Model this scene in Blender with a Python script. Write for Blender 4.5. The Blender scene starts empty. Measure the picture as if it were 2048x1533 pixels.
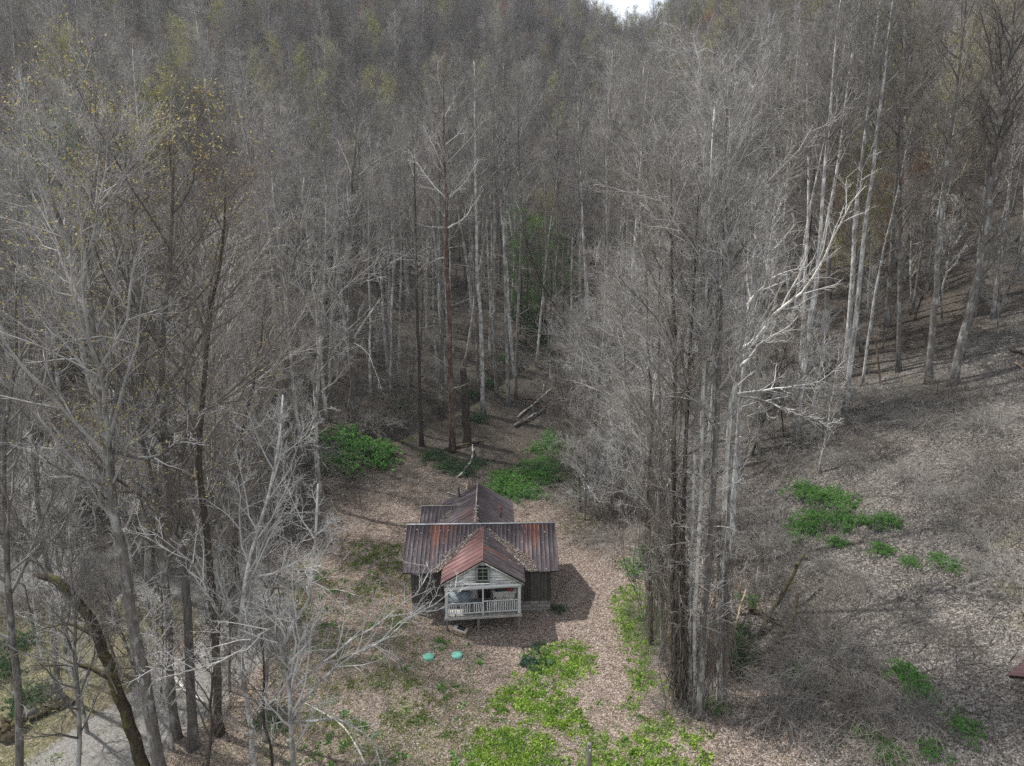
import bpy, math
import numpy as np
from mathutils import Vector, Matrix, Quaternion

# ------------------------------------------------------------------ camera, world, sun, exposure
scene = bpy.context.scene
COL = scene.collection
CAMZ, PITCH, FPX = 23.0, math.radians(13.0), 1384.0
cam_d = bpy.data.cameras.new('camera')
cam_d.sensor_width = 36.0
cam_d.lens = FPX / 2048 * 36
cam_d.clip_start = 0.3
cam_d.clip_end = 6000
cam = bpy.data.objects.new('camera', cam_d)
cam.location = (0, 0, CAMZ)
cam.rotation_euler = (math.pi / 2 - PITCH, 0, 0)
COL.objects.link(cam)
scene.camera = cam

SUN = Vector((-3.0, 1.5, 5.0)).normalized()
world = bpy.data.worlds.new('World')
scene.world = world
world.use_nodes = True
wn = world.node_tree
wn.nodes.clear()
w_out = wn.nodes.new('ShaderNodeOutputWorld')
w_bg = wn.nodes.new('ShaderNodeBackground')
w_sky = wn.nodes.new('ShaderNodeTexSky')
w_sky.sky_type = 'NISHITA'
w_sky.sun_disc = False
w_sky.sun_elevation = math.asin(SUN.z)
w_sky.sun_rotation = math.atan2(SUN.x, SUN.y)
w_sky.air_density = 1.0
w_sky.dust_density = 2.0
w_sky.altitude = 700
# thin broken cloud over the whole sky
w_tc = wn.nodes.new('ShaderNodeTexCoord')
w_no = wn.nodes.new('ShaderNodeTexNoise')
w_no.inputs['Scale'].default_value = 3.0
w_no.inputs['Detail'].default_value = 6
w_rp = wn.nodes.new('ShaderNodeValToRGB')
w_rp.color_ramp.elements[0].position = 0.36
w_rp.color_ramp.elements[1].position = 0.60
w_rp.color_ramp.elements[0].color = (0.25, 0.25, 0.25, 1)
w_mx = wn.nodes.new('ShaderNodeMixRGB')
w_mx.inputs['Color2'].default_value = (10.5, 10.9, 11.4, 1)
wn.links.new(w_tc.outputs['Generated'], w_no.inputs['Vector'])
wn.links.new(w_no.outputs['Fac'], w_rp.inputs['Fac'])
wn.links.new(w_rp.outputs['Color'], w_mx.inputs['Fac'])
wn.links.new(w_sky.outputs['Color'], w_mx.inputs['Color1'])
wn.links.new(w_mx.outputs['Color'], w_bg.inputs['Color'])
w_bg.inputs['Strength'].default_value = 0.086
wn.links.new(w_bg.outputs['Background'], w_out.inputs['Surface'])

sun_d = bpy.data.lights.new('sun', 'SUN')
sun_d.energy = 3.7
sun_d.angle = math.radians(1.2)
sun_d.color = (1.0, 0.97, 0.93)
sun = bpy.data.objects.new('sun', sun_d)
sun.rotation_euler = SUN.to_track_quat('Z', 'Y').to_euler()
sun.location = (-60, 30, 120)
COL.objects.link(sun)

scene.view_settings.view_transform = 'Standard'
scene.view_settings.look = 'None'
scene.view_settings.exposure = 0.70
scene.view_settings.gamma = 1.0
scene.view_settings.use_curve_mapping = False
scene.render.engine = 'CYCLES'
cy = scene.cycles
cy.max_bounces = 5
cy.diffuse_bounces = 3
cy.glossy_bounces = 2
cy.transmission_bounces = 3
cy.transparent_max_bounces = 4
cy.volume_bounces = 0
cy.sample_clamp_direct = 8
cy.sample_clamp_indirect = 3
cy.use_denoising = False
cy.caustics_reflective = False
cy.caustics_refractive = False

RNG = np.random.default_rng(7)

# ------------------------------------------------------------------ terrain height and pixel -> ground helpers
def sp(v, k):
    return k * np.logaddexp(0, v / k)

YS = [-900, -300, 0, 20, 36, 47, 65, 87, 120, 200, 270, 320, 420, 700, 1500]
ZS = [-12, -6, -2.2, -0.8, 0, 0.8, 2.6, 6.5, 15, 35, 62, 79, 58, 30, 20]
CREEK = np.array([(26, 140), (14, 112), (2.2, 86), (-4, 75), (-11.6, 65), (-20, 57), (-31, 49), (-37, 40), (-33, 34), (-26, 31.5), (-27, 24), (-32, 10), (-34, -40)], float)

def seg_dist(x, y, poly):
    d = np.full(np.shape(x), 1e9)
    for a, b in zip(poly[:-1], poly[1:]):
        ab = b - a
        t = np.clip(((x - a[0]) * ab[0] + (y - a[1]) * ab[1]) / (ab @ ab), 0, 1)
        d = np.minimum(d, np.hypot(x - a[0] - t * ab[0], y - a[1] - t * ab[1]))
    return d

def smooth(v, a, b):
    t = np.clip((v - a) / (b - a), 0, 1)
    return t * t * (3 - 2 * t)

def H(x, y):
    x = np.asarray(x, float)
    y = np.asarray(y, float)
    c = sum(np.interp(y + o, YS, ZS) for o in (-4, -2, 0, 2, 4)) / 5
    far = smooth(y, 100, 290) * (1 - smooth(y, 420, 700))
    c = c + far * 40 * (1 - np.exp(-((x - .172 * y) / (10 + .075 * y)) ** 2))
    xr = 9.0 + 3.0 * smooth(y, 50, 90) - 3 * smooth(20 - y, 0, 20)
    r = 62 * (1 - np.exp(-0.56 * sp(x - xr, 2.5) / 62))
    l = 55 * (1 - np.exp(-0.46 * sp(-(x + 17), 4) / 55)) * smooth(y, 42, 68)
    z = c + (r + l) * (1 - 0.35 * far)
    yard = np.exp(-((x + 3) / 16) ** 2 - ((y - 36) / 16) ** 2)
    n = 0.5 * np.sin(x * .31 + y * .17 + 1) * np.sin(y * .27 - x * .11) + .22 * np.sin(x * .9 + 2 * np.sin(y * .4)) * np.sin(y * .8 + 1.3)
    n = n + 1.8 * np.sin(x * .061 + .4) * np.sin(y * .053 + 2) * smooth(np.hypot(x, y - 36), 30, 80)
    z = z + n * (0.55 - 0.45 * yard)
    d = seg_dist(x, y, CREEK)
    z = z - 1.15 * np.exp(-(d / 1.1) ** 2) + .25 * np.exp(-((d - 2.4) / 1.0) ** 2)
    # cut bank on the right-hand slope
    return z

SP_, CP_ = math.sin(PITCH), math.cos(PITCH)

def ray(u, v):
    dx = (u - 1024) / FPX
    dv = (v - 766.5) / FPX
    return np.array([dx, CP_ - dv * SP_, -SP_ - dv * CP_])

def ground(u, v):
    """point of the terrain seen at photo pixel (u, v)"""
    d = ray(u, v)
    t = np.concatenate([np.arange(12, 120, .12), np.arange(120, 600, .6)])
    below = CAMZ + d[2] * t < H(d[0] * t, d[1] * t)
    i = int(np.argmax(below))
    if not below[i]:
        i = 700
    t0 = t[i]
    x, y = d[0] * t0, d[1] * t0
    return np.array([x, y, float(H(x, y))])

def at_y(u, v, y):
    d = ray(u, v)
    t = y / d[1]
    return np.array([d[0] * t, y, CAMZ + d[2] * t])

# ------------------------------------------------------------------ mesh helpers
def mesh_np(name, V, Q=None, T=None, mat=None, smooth_=False):
    me = bpy.data.meshes.new(name)
    V = np.asarray(V, np.float32).reshape(-1, 3)
    Q = np.zeros((0, 4), np.int32) if Q is None else np.asarray(Q, np.int32).reshape(-1, 4)
    T = np.zeros((0, 3), np.int32) if T is None else np.asarray(T, np.int32).reshape(-1, 3)
    me.vertices.add(len(V))
    me.vertices.foreach_set('co', V.ravel())
    li = np.concatenate([Q.ravel(), T.ravel()])
    me.loops.add(len(li))
    me.loops.foreach_set('vertex_index', li)
    n = len(Q) + len(T)
    me.polygons.add(n)
    st = np.concatenate([np.arange(len(Q)) * 4, len(Q) * 4 + np.arange(len(T)) * 3]).astype(np.int32)
    me.polygons.foreach_set('loop_start', st)
    if smooth_:
        me.polygons.foreach_set('use_smooth', np.ones(n, bool))
    me.update(calc_edges=True)
    if mat is not None:
        me.materials.append(mat)
    return me

def link(name, data, parent=None, loc=(0, 0, 0), rot=(0, 0, 0), scale=(1, 1, 1)):
    o = bpy.data.objects.new(name, data)
    o.location = loc
    o.rotation_euler = rot
    o.scale = scale
    if parent is not None:
        o.parent = parent
    COL.objects.link(o)
    return o

def tag(o, label=None, cat=None, group=None, kind=None):
    if label:
        o['label'] = label
    if cat:
        o['category'] = cat
    if group:
        o['group'] = group
    if kind:
        o['kind'] = kind
    return o

class MB:
    """collects shapes of one mesh"""
    def __init__(s):
        s.V, s.Q, s.T, s.n = [], [], [], 0
    def add(s, V, Q=None, T=None):
        V = np.asarray(V, float).reshape(-1, 3)
        if Q is not None and len(Q):
            s.Q.append(np.asarray(Q, int).reshape(-1, 4) + s.n)
        if T is not None and len(T):
            s.T.append(np.asarray(T, int).reshape(-1, 3) + s.n)
        s.V.append(V)
        s.n += len(V)
    def box(s, c, size, rot=None):
        h = np.array(size) / 2
        v = np.array([(x, y, z) for x in (-1, 1) for y in (-1, 1) for z in (-1, 1)]) * h
        if rot is not None:
            v = v @ np.array(rot.to_3x3()).T
        s.add(v + np.array(c), [(0, 1, 3, 2), (4, 6, 7, 5), (0, 4, 5, 1), (2, 3, 7, 6), (0, 2, 6, 4), (1, 5, 7, 3)])
    def prism(s, pts, d):
        """extrude a planar polygon (3D points) by vector d"""
        p = np.array(pts, float)
        n = len(p)
        v = np.concatenate([p, p + np.array(d)])
        T = [(0, i + 1, i) for i in range(1, n - 1)] + [(n, n + i, n + i + 1) for i in range(1, n - 1)]
        Q = [(i, (i + 1) % n, n + (i + 1) % n, n + i) for i in range(n)]
        s.add(v, Q, T)
    def tube(s, P, R, k=6, cap=True):
        V, Q, T = tubes(np.array(P, float)[None], np.array(R, float)[None], k, cap=cap)
        s.add(V, Q, T)
    def mesh(s, name, mat, smooth_=False):
        V = np.concatenate(s.V)
        Q = np.concatenate(s.Q) if s.Q else None
        T = np.concatenate(s.T) if s.T else None
        return mesh_np(name, V, Q, T, mat, smooth_)

def norm(a):
    return a / np.maximum(np.linalg.norm(a, axis=-1, keepdims=True), 1e-9)

def tubes(P, R, k, cap=False):
    """tubes round N polylines; a last radius of 0 closes in a point"""
    N, S, _ = P.shape
    tan = np.empty_like(P)
    tan[:, 1:-1] = P[:, 2:] - P[:, :-2]
    tan[:, 0] = P[:, 1] - P[:, 0]
    tan[:, -1] = P[:, -1] - P[:, -2]
    tan = norm(tan)
    ref = np.where(np.abs(tan[:, :1, 2:3]) > .9, np.array([1., 0, 0]), np.array([0, 0, 1.]))
    U = norm(np.cross(tan, np.broadcast_to(ref, tan.shape)))
    W = np.cross(tan, U)
    a = np.arange(k) * 2 * np.pi / k
    apex = bool(np.all(R[:, -1] <= 0))
    M = S - 1 if apex else S
    ring = P[:, :M, None] + R[:, :M, None, None] * (np.cos(a)[:, None] * U[:, :M, None] + np.sin(a)[:, None] * W[:, :M, None])
    per = M * k + (1 if apex else 0)
    if apex:
        V = np.concatenate([ring.reshape(N, M * k, 3), P[:, -1:]], 1)
    else:
        V = ring.reshape(N, M * k, 3)
    j = np.arange(k)
    jn = (j + 1) % k
    q = np.concatenate([np.stack([s * k + j, s * k + jn, (s + 1) * k + jn, (s + 1) * k + j], 1) for s in range(M - 1)]) if M > 1 else np.zeros((0, 4), int)
    off = (np.arange(N) * per)[:, None, None]
    Q = (q[None] + off).reshape(-1, 4)
    T = []
    if apex:
        T.append(np.stack([(M - 1) * k + j, (M - 1) * k + jn, np.full(k, M * k)], 1))
    if cap:
        i = np.arange(1, k - 1)
        T.append(np.stack([np.zeros(k - 2, int), i + 1, i], 1))
        if not apex:
            b = (M - 1) * k
            T.append(np.stack([np.full(k - 2, b), b + i, b + i + 1], 1))
    T = (np.concatenate(T)[None] + off).reshape(-1, 3) if T else np.zeros((0, 3), int)
    return V.reshape(-1, 3), Q, T

def curve(pts, S):
    """smooth polyline through pts, S points"""
    p = np.array(pts, float)
    n = len(p)
    if n == 2:
        return p[0] + (p[1] - p[0]) * np.linspace(0, 1, S)[:, None]
    d = np.concatenate([[0], np.cumsum(np.linalg.norm(np.diff(p, axis=0), axis=1))])
    q = np.concatenate([[2 * p[0] - p[1]], p, [2 * p[-1] - p[-2]]])
    out = []
    for t in np.linspace(0, d[-1], S):
        i = min(max(int(np.searchsorted(d, t)) - 1, 0), n - 2)
        f = (t - d[i]) / max(d[i + 1] - d[i], 1e-9)
        a, b, c, e = q[i], q[i + 1], q[i + 2], q[i + 3]
        out.append(.5 * (2 * b + (c - a) * f + (2 * a - 5 * b + 4 * c - e) * f * f + (3 * b - a - 3 * c + e) * f ** 3))
    return np.array(out)

# ------------------------------------------------------------------ materials
def new_mat(name, rough=0.9):
    m = bpy.data.materials.new(name)
    m.use_nodes = True
    nt = m.node_tree
    b = nt.nodes['Principled BSDF']
    b.inputs['Roughness'].default_value = rough
    b.inputs['Specular IOR Level'].default_value = 0.25
    return m, nt, b

def N(nt, kind, **kw):
    n = nt.nodes.new(kind)
    for k, v in kw.items():
        if k in n.inputs:
            n.inputs[k].default_value = v
        else:
            setattr(n, k, v)
    return n

def ramp(nt, stops):
    r = nt.nodes.new('ShaderNodeValToRGB')
    e = r.color_ramp.elements
    while len(e) < len(stops):
        e.new(0.5)
    for i, (p, c) in enumerate(stops):
        e[i].position = p
        e[i].color = (c[0], c[1], c[2], 1)
    return r

def coords(nt, scale=(1, 1, 1), rnd=0.0):
    tc = nt.nodes.new('ShaderNodeTexCoord')
    mp = N(nt, 'ShaderNodeMapping')
    mp.inputs['Scale'].default_value = scale
    nt.links.new(tc.outputs['Object'], mp.inputs['Vector'])
    if rnd:
        oi = nt.nodes.new('ShaderNodeObjectInfo')
        ml = N(nt, 'ShaderNodeMath', operation='MULTIPLY')
        ml.inputs[1].default_value = rnd
        nt.links.new(oi.outputs['Random'], ml.inputs[0])
        cb = nt.nodes.new('ShaderNodeCombineXYZ')
        for i in range(3):
            nt.links.new(ml.outputs[0], cb.inputs[i])
        nt.links.new(cb.outputs[0], mp.inputs['Location'])
    return mp.outputs['Vector']

def vary(nt, col, lo, hi):
    """scale a colour by the object's own random value"""
    oi = nt.nodes.new('ShaderNodeObjectInfo')
    mr = nt.nodes.new('ShaderNodeMapRange')
    mr.inputs['To Min'].default_value = lo
    mr.inputs['To Max'].default_value = hi
    nt.links.new(oi.outputs['Random'], mr.inputs['Value'])
    mx = N(nt, 'ShaderNodeMixRGB', blend_type='MULTIPLY')
    mx.inputs['Fac'].default_value = 1
    nt.links.new(col, mx.inputs['Color1'])
    nt.links.new(mr.outputs[0], mx.inputs['Color2'])
    return mx.outputs['Color']

def bump(nt, b, height, strength=.5, dist=.02):
    bp = N(nt, 'ShaderNodeBump')
    bp.inputs['Strength'].default_value = strength
    bp.inputs['Distance'].default_value = dist
    nt.links.new(height, bp.inputs['Height'])
    nt.links.new(bp.outputs['Normal'], b.inputs['Normal'])

def mat_noise(name, stops, scale=4, detail=6, stretch=(1, 1, 1), rough=.9, bmp=0.0, lo=.85, hi=1.15, rnd=40.0, dist=.02):
    m, nt, b = new_mat(name, rough)
    no = N(nt, 'ShaderNodeTexNoise', Scale=scale, Detail=detail, Roughness=.65)
    nt.links.new(coords(nt, stretch, rnd), no.inputs['Vector'])
    r = ramp(nt, stops)
    nt.links.new(no.outputs['Fac'], r.inputs['Fac'])
    nt.links.new(vary(nt, r.outputs['Color'], lo, hi), b.inputs['Base Color'])
    if bmp:
        bump(nt, b, no.outputs['Fac'], bmp, dist)
    return m

def bark(name, dark, mid, pale, lichen=.62):
    m, nt, b = new_mat(name, .95)
    v = coords(nt, (1, 1, .22), 50)
    n1 = N(nt, 'ShaderNodeTexNoise', Scale=9.0, Detail=5, Roughness=.7)
    nt.links.new(v, n1.inputs['Vector'])
    r1 = ramp(nt, [(.32, dark), (.62, mid)])
    nt.links.new(n1.outputs['Fac'], r1.inputs['Fac'])
    n2 = N(nt, 'ShaderNodeTexNoise', Scale=2.2, Detail=5, Roughness=.7)
    nt.links.new(coords(nt, (1, 1, .6), 90), n2.inputs['Vector'])
    r2 = ramp(nt, [(lichen - .06, (0, 0, 0)), (lichen + .06, (1, 1, 1))])
    nt.links.new(n2.outputs['Fac'], r2.inputs['Fac'])
    mx = N(nt, 'ShaderNodeMixRGB')
    mx.inputs['Color2'].default_value = (*pale, 1)
    nt.links.new(r2.outputs['Color'], mx.inputs['Fac'])
    nt.links.new(r1.outputs['Color'], mx.inputs['Color1'])
    nt.links.new(vary(nt, mx.outputs['Color'], .75, 1.25), b.inputs['Base Color'])
    bump(nt, b, n1.outputs['Fac'], .8, .03)
    return m

M = {}
M['bark_grey'] = bark('bark_grey', (.07, .06, .052), (.19, .172, .152), (.33, .33, .30), .58)
M['bark_pale'] = bark('bark_pale', (.12, .11, .10), (.30, .285, .26), (.50, .49, .46), .52)
M['bark_dark'] = bark('bark_dark', (.030, .024, .018), (.085, .068, .052), (.20, .19, .16), .68)
M['bark_red'] = bark('bark_red', (.05, .03, .022), (.145, .085, .06), (.24, .18, .145), .55)
M['bark_white'] = bark('bark_white', (.26, .24, .21), (.52, .49, .43), (.66, .64, .58), .50)
M['bark_moss'] = bark('bark_moss', (.022, .016, .011), (.07, .052, .036), (.10, .095, .03), .55)
def twig(name, a, c, lo=.8, hi=1.2):
    return mat_noise(name, [(.3, a), (.7, c)], scale=.9, detail=2, rough=.9, lo=lo, hi=hi)
M['twig_grey'] = twig('twig_grey', (.135, .124, .11), (.305, .286, .26), .5, 1.45)
M['twig_brown'] = twig('twig_brown', (.11, .094, .078), (.24, .21, .178), .5, 1.45)
M['twig_pale'] = twig('twig_pale', (.36, .345, .32), (.60, .585, .55), .8, 1.2)
M['twig_dark'] = twig('twig_dark', (.07, .062, .056), (.16, .148, .138), .6, 1.4)
M['twig_yellow'] = twig('twig_yellow', (.20, .175, .11), (.36, .33, .22), .6, 1.4)
M['twig_plum'] = twig('twig_plum', (.15, .12, .125), (.29, .245, .25), .6, 1.4)
M['twig_silver'] = twig('twig_silver', (.205, .193, .177), (.41, .392, .365), .75, 1.2)
M['twig_red'] = twig('twig_red', (.15, .085, .055), (.27, .17, .115))
M['vine'] = twig('vine', (.085, .068, .055), (.20, .168, .14))
def leafmat(name, stops):
    m, nt, b = new_mat(name, .7)
    gi = nt.nodes.new('ShaderNodeNewGeometry')
    r = ramp(nt, stops)
    nt.links.new(gi.outputs['Random Per Island'], r.inputs['Fac'])
    nt.links.new(r.outputs['Color'], b.inputs['Base Color'])
    tr = N(nt, 'ShaderNodeBsdfTranslucent')
    nt.links.new(r.outputs['Color'], tr.inputs['Color'])
    ms = N(nt, 'ShaderNodeMixShader')
    ms.inputs[0].default_value = .3
    nt.links.new(b.outputs[0], ms.inputs[1])
    nt.links.new(tr.outputs[0], ms.inputs[2])
    nt.links.new(ms.outputs[0], nt.nodes['Material Output'].inputs['Surface'])
    return m
M['leaf_bright'] = leafmat('leaf_bright', [(0, (.14, .24, .03)), (.5, (.27, .40, .055)), (1, (.40, .52, .12))])
def patchy(m, dark, scale, lo=.38, hi=.62):
    nt = m.node_tree
    src = [l for l in nt.links if l.to_node.type == 'BSDF_PRINCIPLED' and l.to_socket.name == 'Base Color'][0].from_socket
    no = N(nt, 'ShaderNodeTexNoise', Scale=scale, Detail=4, Roughness=.6)
    nt.links.new(nt.nodes.new('ShaderNodeTexCoord').outputs['Object'], no.inputs['Vector'])
    mr = nt.nodes.new('ShaderNodeMapRange')
    mr.inputs['From Min'].default_value = lo
    mr.inputs['From Max'].default_value = hi
    nt.links.new(no.outputs['Fac'], mr.inputs['Value'])
    mx = N(nt, 'ShaderNodeMixRGB', blend_type='MULTIPLY')
    mx.inputs['Color2'].default_value = (*dark, 1)
    nt.links.new(mr.outputs[0], mx.inputs['Fac'])
    for l in list(nt.links):
        if l.from_socket == src and l.to_node != mx:
            nt.links.new(mx.outputs['Color'], l.to_socket)
    nt.links.new(src, mx.inputs['Color1'])
patchy(M['leaf_bright'], (.62, .70, .75), .9)
M['leaf_green'] = leafmat('leaf_green', [(0, (.045, .13, .02)), (.6, (.085, .24, .04)), (1, (.15, .33, .07))])
M['leaf_dark'] = leafmat('leaf_dark', [(0, (.02, .055, .018)), (.6, (.04, .10, .03)), (1, (.07, .14, .05))])
M['leaf_blue'] = leafmat('leaf_blue', [(0, (.04, .08, .05)), (1, (.08, .15, .09))])
M['leaf_yellow'] = leafmat('leaf_yellow', [(0, (.30, .20, .05)), (.5, (.42, .34, .09)), (1, (.50, .46, .22))])
M['leaf_bud'] = leafmat('leaf_bud', [(0, (.17, .18, .04)), (.6, (.31, .31, .08)), (1, (.40, .38, .13))])
M['leaf_rust'] = leafmat('leaf_rust', [(0, (.18, .07, .035)), (.6, (.32, .15, .075)), (1, (.40, .24, .13))])
M['leaf_tan'] = leafmat('leaf_tan', [(0, (.20, .13, .07)), (.6, (.33, .22, .13)), (1, (.45, .34, .22))])
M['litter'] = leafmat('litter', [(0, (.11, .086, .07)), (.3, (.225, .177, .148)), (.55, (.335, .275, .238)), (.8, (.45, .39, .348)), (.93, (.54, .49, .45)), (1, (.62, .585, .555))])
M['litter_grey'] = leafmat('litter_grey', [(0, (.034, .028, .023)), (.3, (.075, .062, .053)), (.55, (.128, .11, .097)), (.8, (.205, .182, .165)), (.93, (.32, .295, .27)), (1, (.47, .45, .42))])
M['grass'] = leafmat('grass', [(0, (.10, .14, .03)), (.5, (.18, .25, .06)), (.8, (.24, .25, .10)), (1, (.33, .29, .16))])

def ground_material():
    m, nt, b = new_mat('leaf_covered_ground', 1.0)
    b.inputs['Specular IOR Level'].default_value = 0.05
    tc = nt.nodes.new('ShaderNodeTexCoord')
    P = tc.outputs['Object']
    v1 = N(nt, 'ShaderNodeTexVoronoi', Scale=12.0, Randomness=1.0)
    nt.links.new(P, v1.inputs['Vector'])
    s1 = nt.nodes.new('ShaderNodeSeparateColor')
    nt.links.new(v1.outputs['Color'], s1.inputs[0])
    v2 = N(nt, 'ShaderNodeTexVoronoi', Scale=25.0, Randomness=1.0)
    nt.links.new(P, v2.inputs['Vector'])
    s2 = nt.nodes.new('ShaderNodeSeparateColor')
    nt.links.new(v2.outputs['Color'], s2.inputs[0])
    av = N(nt, 'ShaderNodeMath', operation='MULTIPLY_ADD')
    av.inputs[1].default_value = .55
    nt.links.new(s1.outputs[0], av.inputs[0])
    h = N(nt, 'ShaderNodeMath', operation='MULTIPLY')
    h.inputs[1].default_value = .45
    nt.links.new(s2.outputs[1], h.inputs[0])
    nt.links.new(h.outputs[0], av.inputs[2])
    yard = ramp(nt, [(0, (.07, .052, .04)), (.25, (.16, .12, .092)), (.5, (.26, .20, .16)), (.72, (.35, .285, .24)), (.9, (.44, .385, .34)), (1, (.54, .5, .46))])
    wood = ramp(nt, [(0, (.018, .015, .012)), (.3, (.05, .042, .034)), (.55, (.092, .078, .063)), (.8, (.145, .125, .104)), (1, (.25, .22, .19))])
    slope = ramp(nt, [(0, (.035, .03, .026)), (.25, (.085, .074, .064)), (.5, (.15, .134, .118)), (.75, (.24, .22, .198)), (1, (.40, .38, .355))])
    gras = ramp(nt, [(0, (.07, .072, .035)), (.4, (.14, .132, .075)), (.7, (.22, .195, .125)), (1, (.34, .30, .23))])
    road = ramp(nt, [(0, (.16, .15, .138)), (.5, (.25, .237, .216)), (1, (.34, .322, .30))])
    moss = ramp(nt, [(0, (.03, .035, .016)), (.5, (.075, .08, .036)), (1, (.14, .135, .07))])
    for r in (yard, wood, slope, gras, road, moss):
        nt.links.new(av.outputs[0], r.inputs['Fac'])
    nz = N(nt, 'ShaderNodeTexNoise', Scale=.55, Detail=7, Roughness=.7)
    nt.links.new(P, nz.inputs['Vector'])
    cur = wood.outputs['Color']
    for an, rr, lo, hi in (('slope', slope, .25, .75), ('yard', yard, .2, .8), ('grass', gras, .25, .8), ('moss', moss, .3, .7), ('road', road, .3, .7)):
        at = N(nt, 'ShaderNodeAttribute', attribute_name=an)
        ad = N(nt, 'ShaderNodeMath', operation='MULTIPLY_ADD')
        ad.inputs[1].default_value = 1.0
        sb = N(nt, 'ShaderNodeMath', operation='MULTIPLY_ADD')
        sb.inputs[1].default_value = 1.6
        sb.inputs[2].default_value = -.8
        nt.links.new(nz.outputs['Fac'], sb.inputs[0])
        nt.links.new(at.outputs['Fac'], ad.inputs[0])
        nt.links.new(sb.outputs[0], ad.inputs[2])
        mr = N(nt, 'ShaderNodeMapRange', interpolation_type='SMOOTHSTEP')
        mr.inputs['From Min'].default_value = lo
        mr.inputs['From Max'].default_value = hi
        nt.links.new(ad.outputs[0], mr.inputs['Value'])
        mx = N(nt, 'ShaderNodeMixRGB')
        nt.links.new(mr.outputs[0], mx.inputs['Fac'])
        nt.links.new(cur, mx.inputs['Color1'])
        nt.links.new(rr.outputs['Color'], mx.inputs['Color2'])
        cur = mx.outputs['Color']
    nt.links.new(cur, b.inputs['Base Color'])
    n3 = N(nt, 'ShaderNodeTexNoise', Scale=6.0, Detail=4, Roughness=.7)
    nt.links.new(P, n3.inputs['Vector'])
    sm = N(nt, 'ShaderNodeMath', operation='ADD')
    nt.links.new(n3.outputs['Fac'], sm.inputs[0])
    nt.links.new(av.outputs[0], sm.inputs[1])
    bump(nt, b, sm.outputs[0], .9, .10)
    return m
M['ground'] = ground_material()

# ------------------------------------------------------------------ the ground: one sheet to the horizon
def axis(segs):
    out = []
    for a, b, s in segs:
        out += list(np.arange(a, b, s))
    return np.array(out + [segs[-1][1]])

GX = axis([(-800, -400, 80), (-400, -120, 10), (-120, -50, 2.5), (-50, 50, .5), (50, 120, 2.5), (120, 400, 10), (400, 800, 80)])
GY = axis([(-500, -100, 80), (-100, 10, 5), (10, 95, .5), (95, 140, 1.5), (140, 440, 5), (440, 1000, 56)])
gx, gy = np.meshgrid(GX, GY)
gz = H(gx, gy)
nx, ny = len(GX), len(GY)
ii = np.arange(nx * ny).reshape(ny, nx)
gq = np.stack([ii[:-1, :-1], ii[:-1, 1:], ii[1:, 1:], ii[1:, :-1]], -1).reshape(-1, 4)
g_me = mesh_np('ground', np.stack([gx, gy, gz], -1), gq, None, M['ground'], True)
yard_c = np.exp(-(((gx + 4) / 17) ** 4) - (((gy - 36) / 17) ** 4))
road_path = np.array([(-60, 44), (-40, 43), (-27, 41.5), (-18, 41), (-15, 36), (-17, 30), (-20, 24), (-24, 10), (-26, -60)], float)
rd = seg_dist(gx, gy, road_path)
road_c = 1.15 - smooth(rd, 1.2, 3.6) * 1.2
lefty = smooth(-gx, -2, 5) * smooth(30 + gx, 0, 8) * np.exp(-((gy - 34) / 13) ** 4)
grass_c = lefty * .42 + .42 * np.exp(-((gx - 2) / 9) ** 2 - ((gy - 27) / 6) ** 2) + .55 * np.exp(-((gx - 24) / 3) ** 2 - ((gy - 27) / 6) ** 2) + .6 * smooth(-gx, 18, 24) * np.exp(-((gy - 32) / 9) ** 4)
slope_c = smooth(gx, 8, 14) * (1 - smooth(gy, 44, 60)) * .95 + .1
cd = seg_dist(gx, gy, CREEK)
moss_c = .45 * np.exp(-((cd - 2.2) / 1.2) ** 2) * smooth(gy, 20, 30) * (1 - smooth(gy, 84, 96)) + .3 * np.exp(-((gx - 4) / 9) ** 2 - ((gy - 52) / 7) ** 2)
for an, arr in (('yard', yard_c), ('road', road_c), ('grass', grass_c), ('slope', slope_c), ('moss', moss_c)):
    a = g_me.attributes.new(an, 'FLOAT', 'POINT')
    a.data.foreach_set('value', np.clip(arr, 0, 1.2).astype(np.float32).ravel())
tag(link('ground', g_me), 'valley floor and hillsides covered in fallen leaves', None, None, 'structure')

# ------------------------------------------------------------------ tree grower
def grow(pos, dr, ln, S, up, wob, rng):
    n = len(pos)
    P = np.empty((n, S, 3))
    P[:, 0] = pos
    d = norm(dr)
    st = (ln / (S - 1))[:, None]
    for s in range(1, S):
        d = norm(d + rng.normal(0, wob, (n, 3)) + np.array([0, 0, up]))
        P[:, s] = P[:, s - 1] + d * st
    return P

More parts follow.
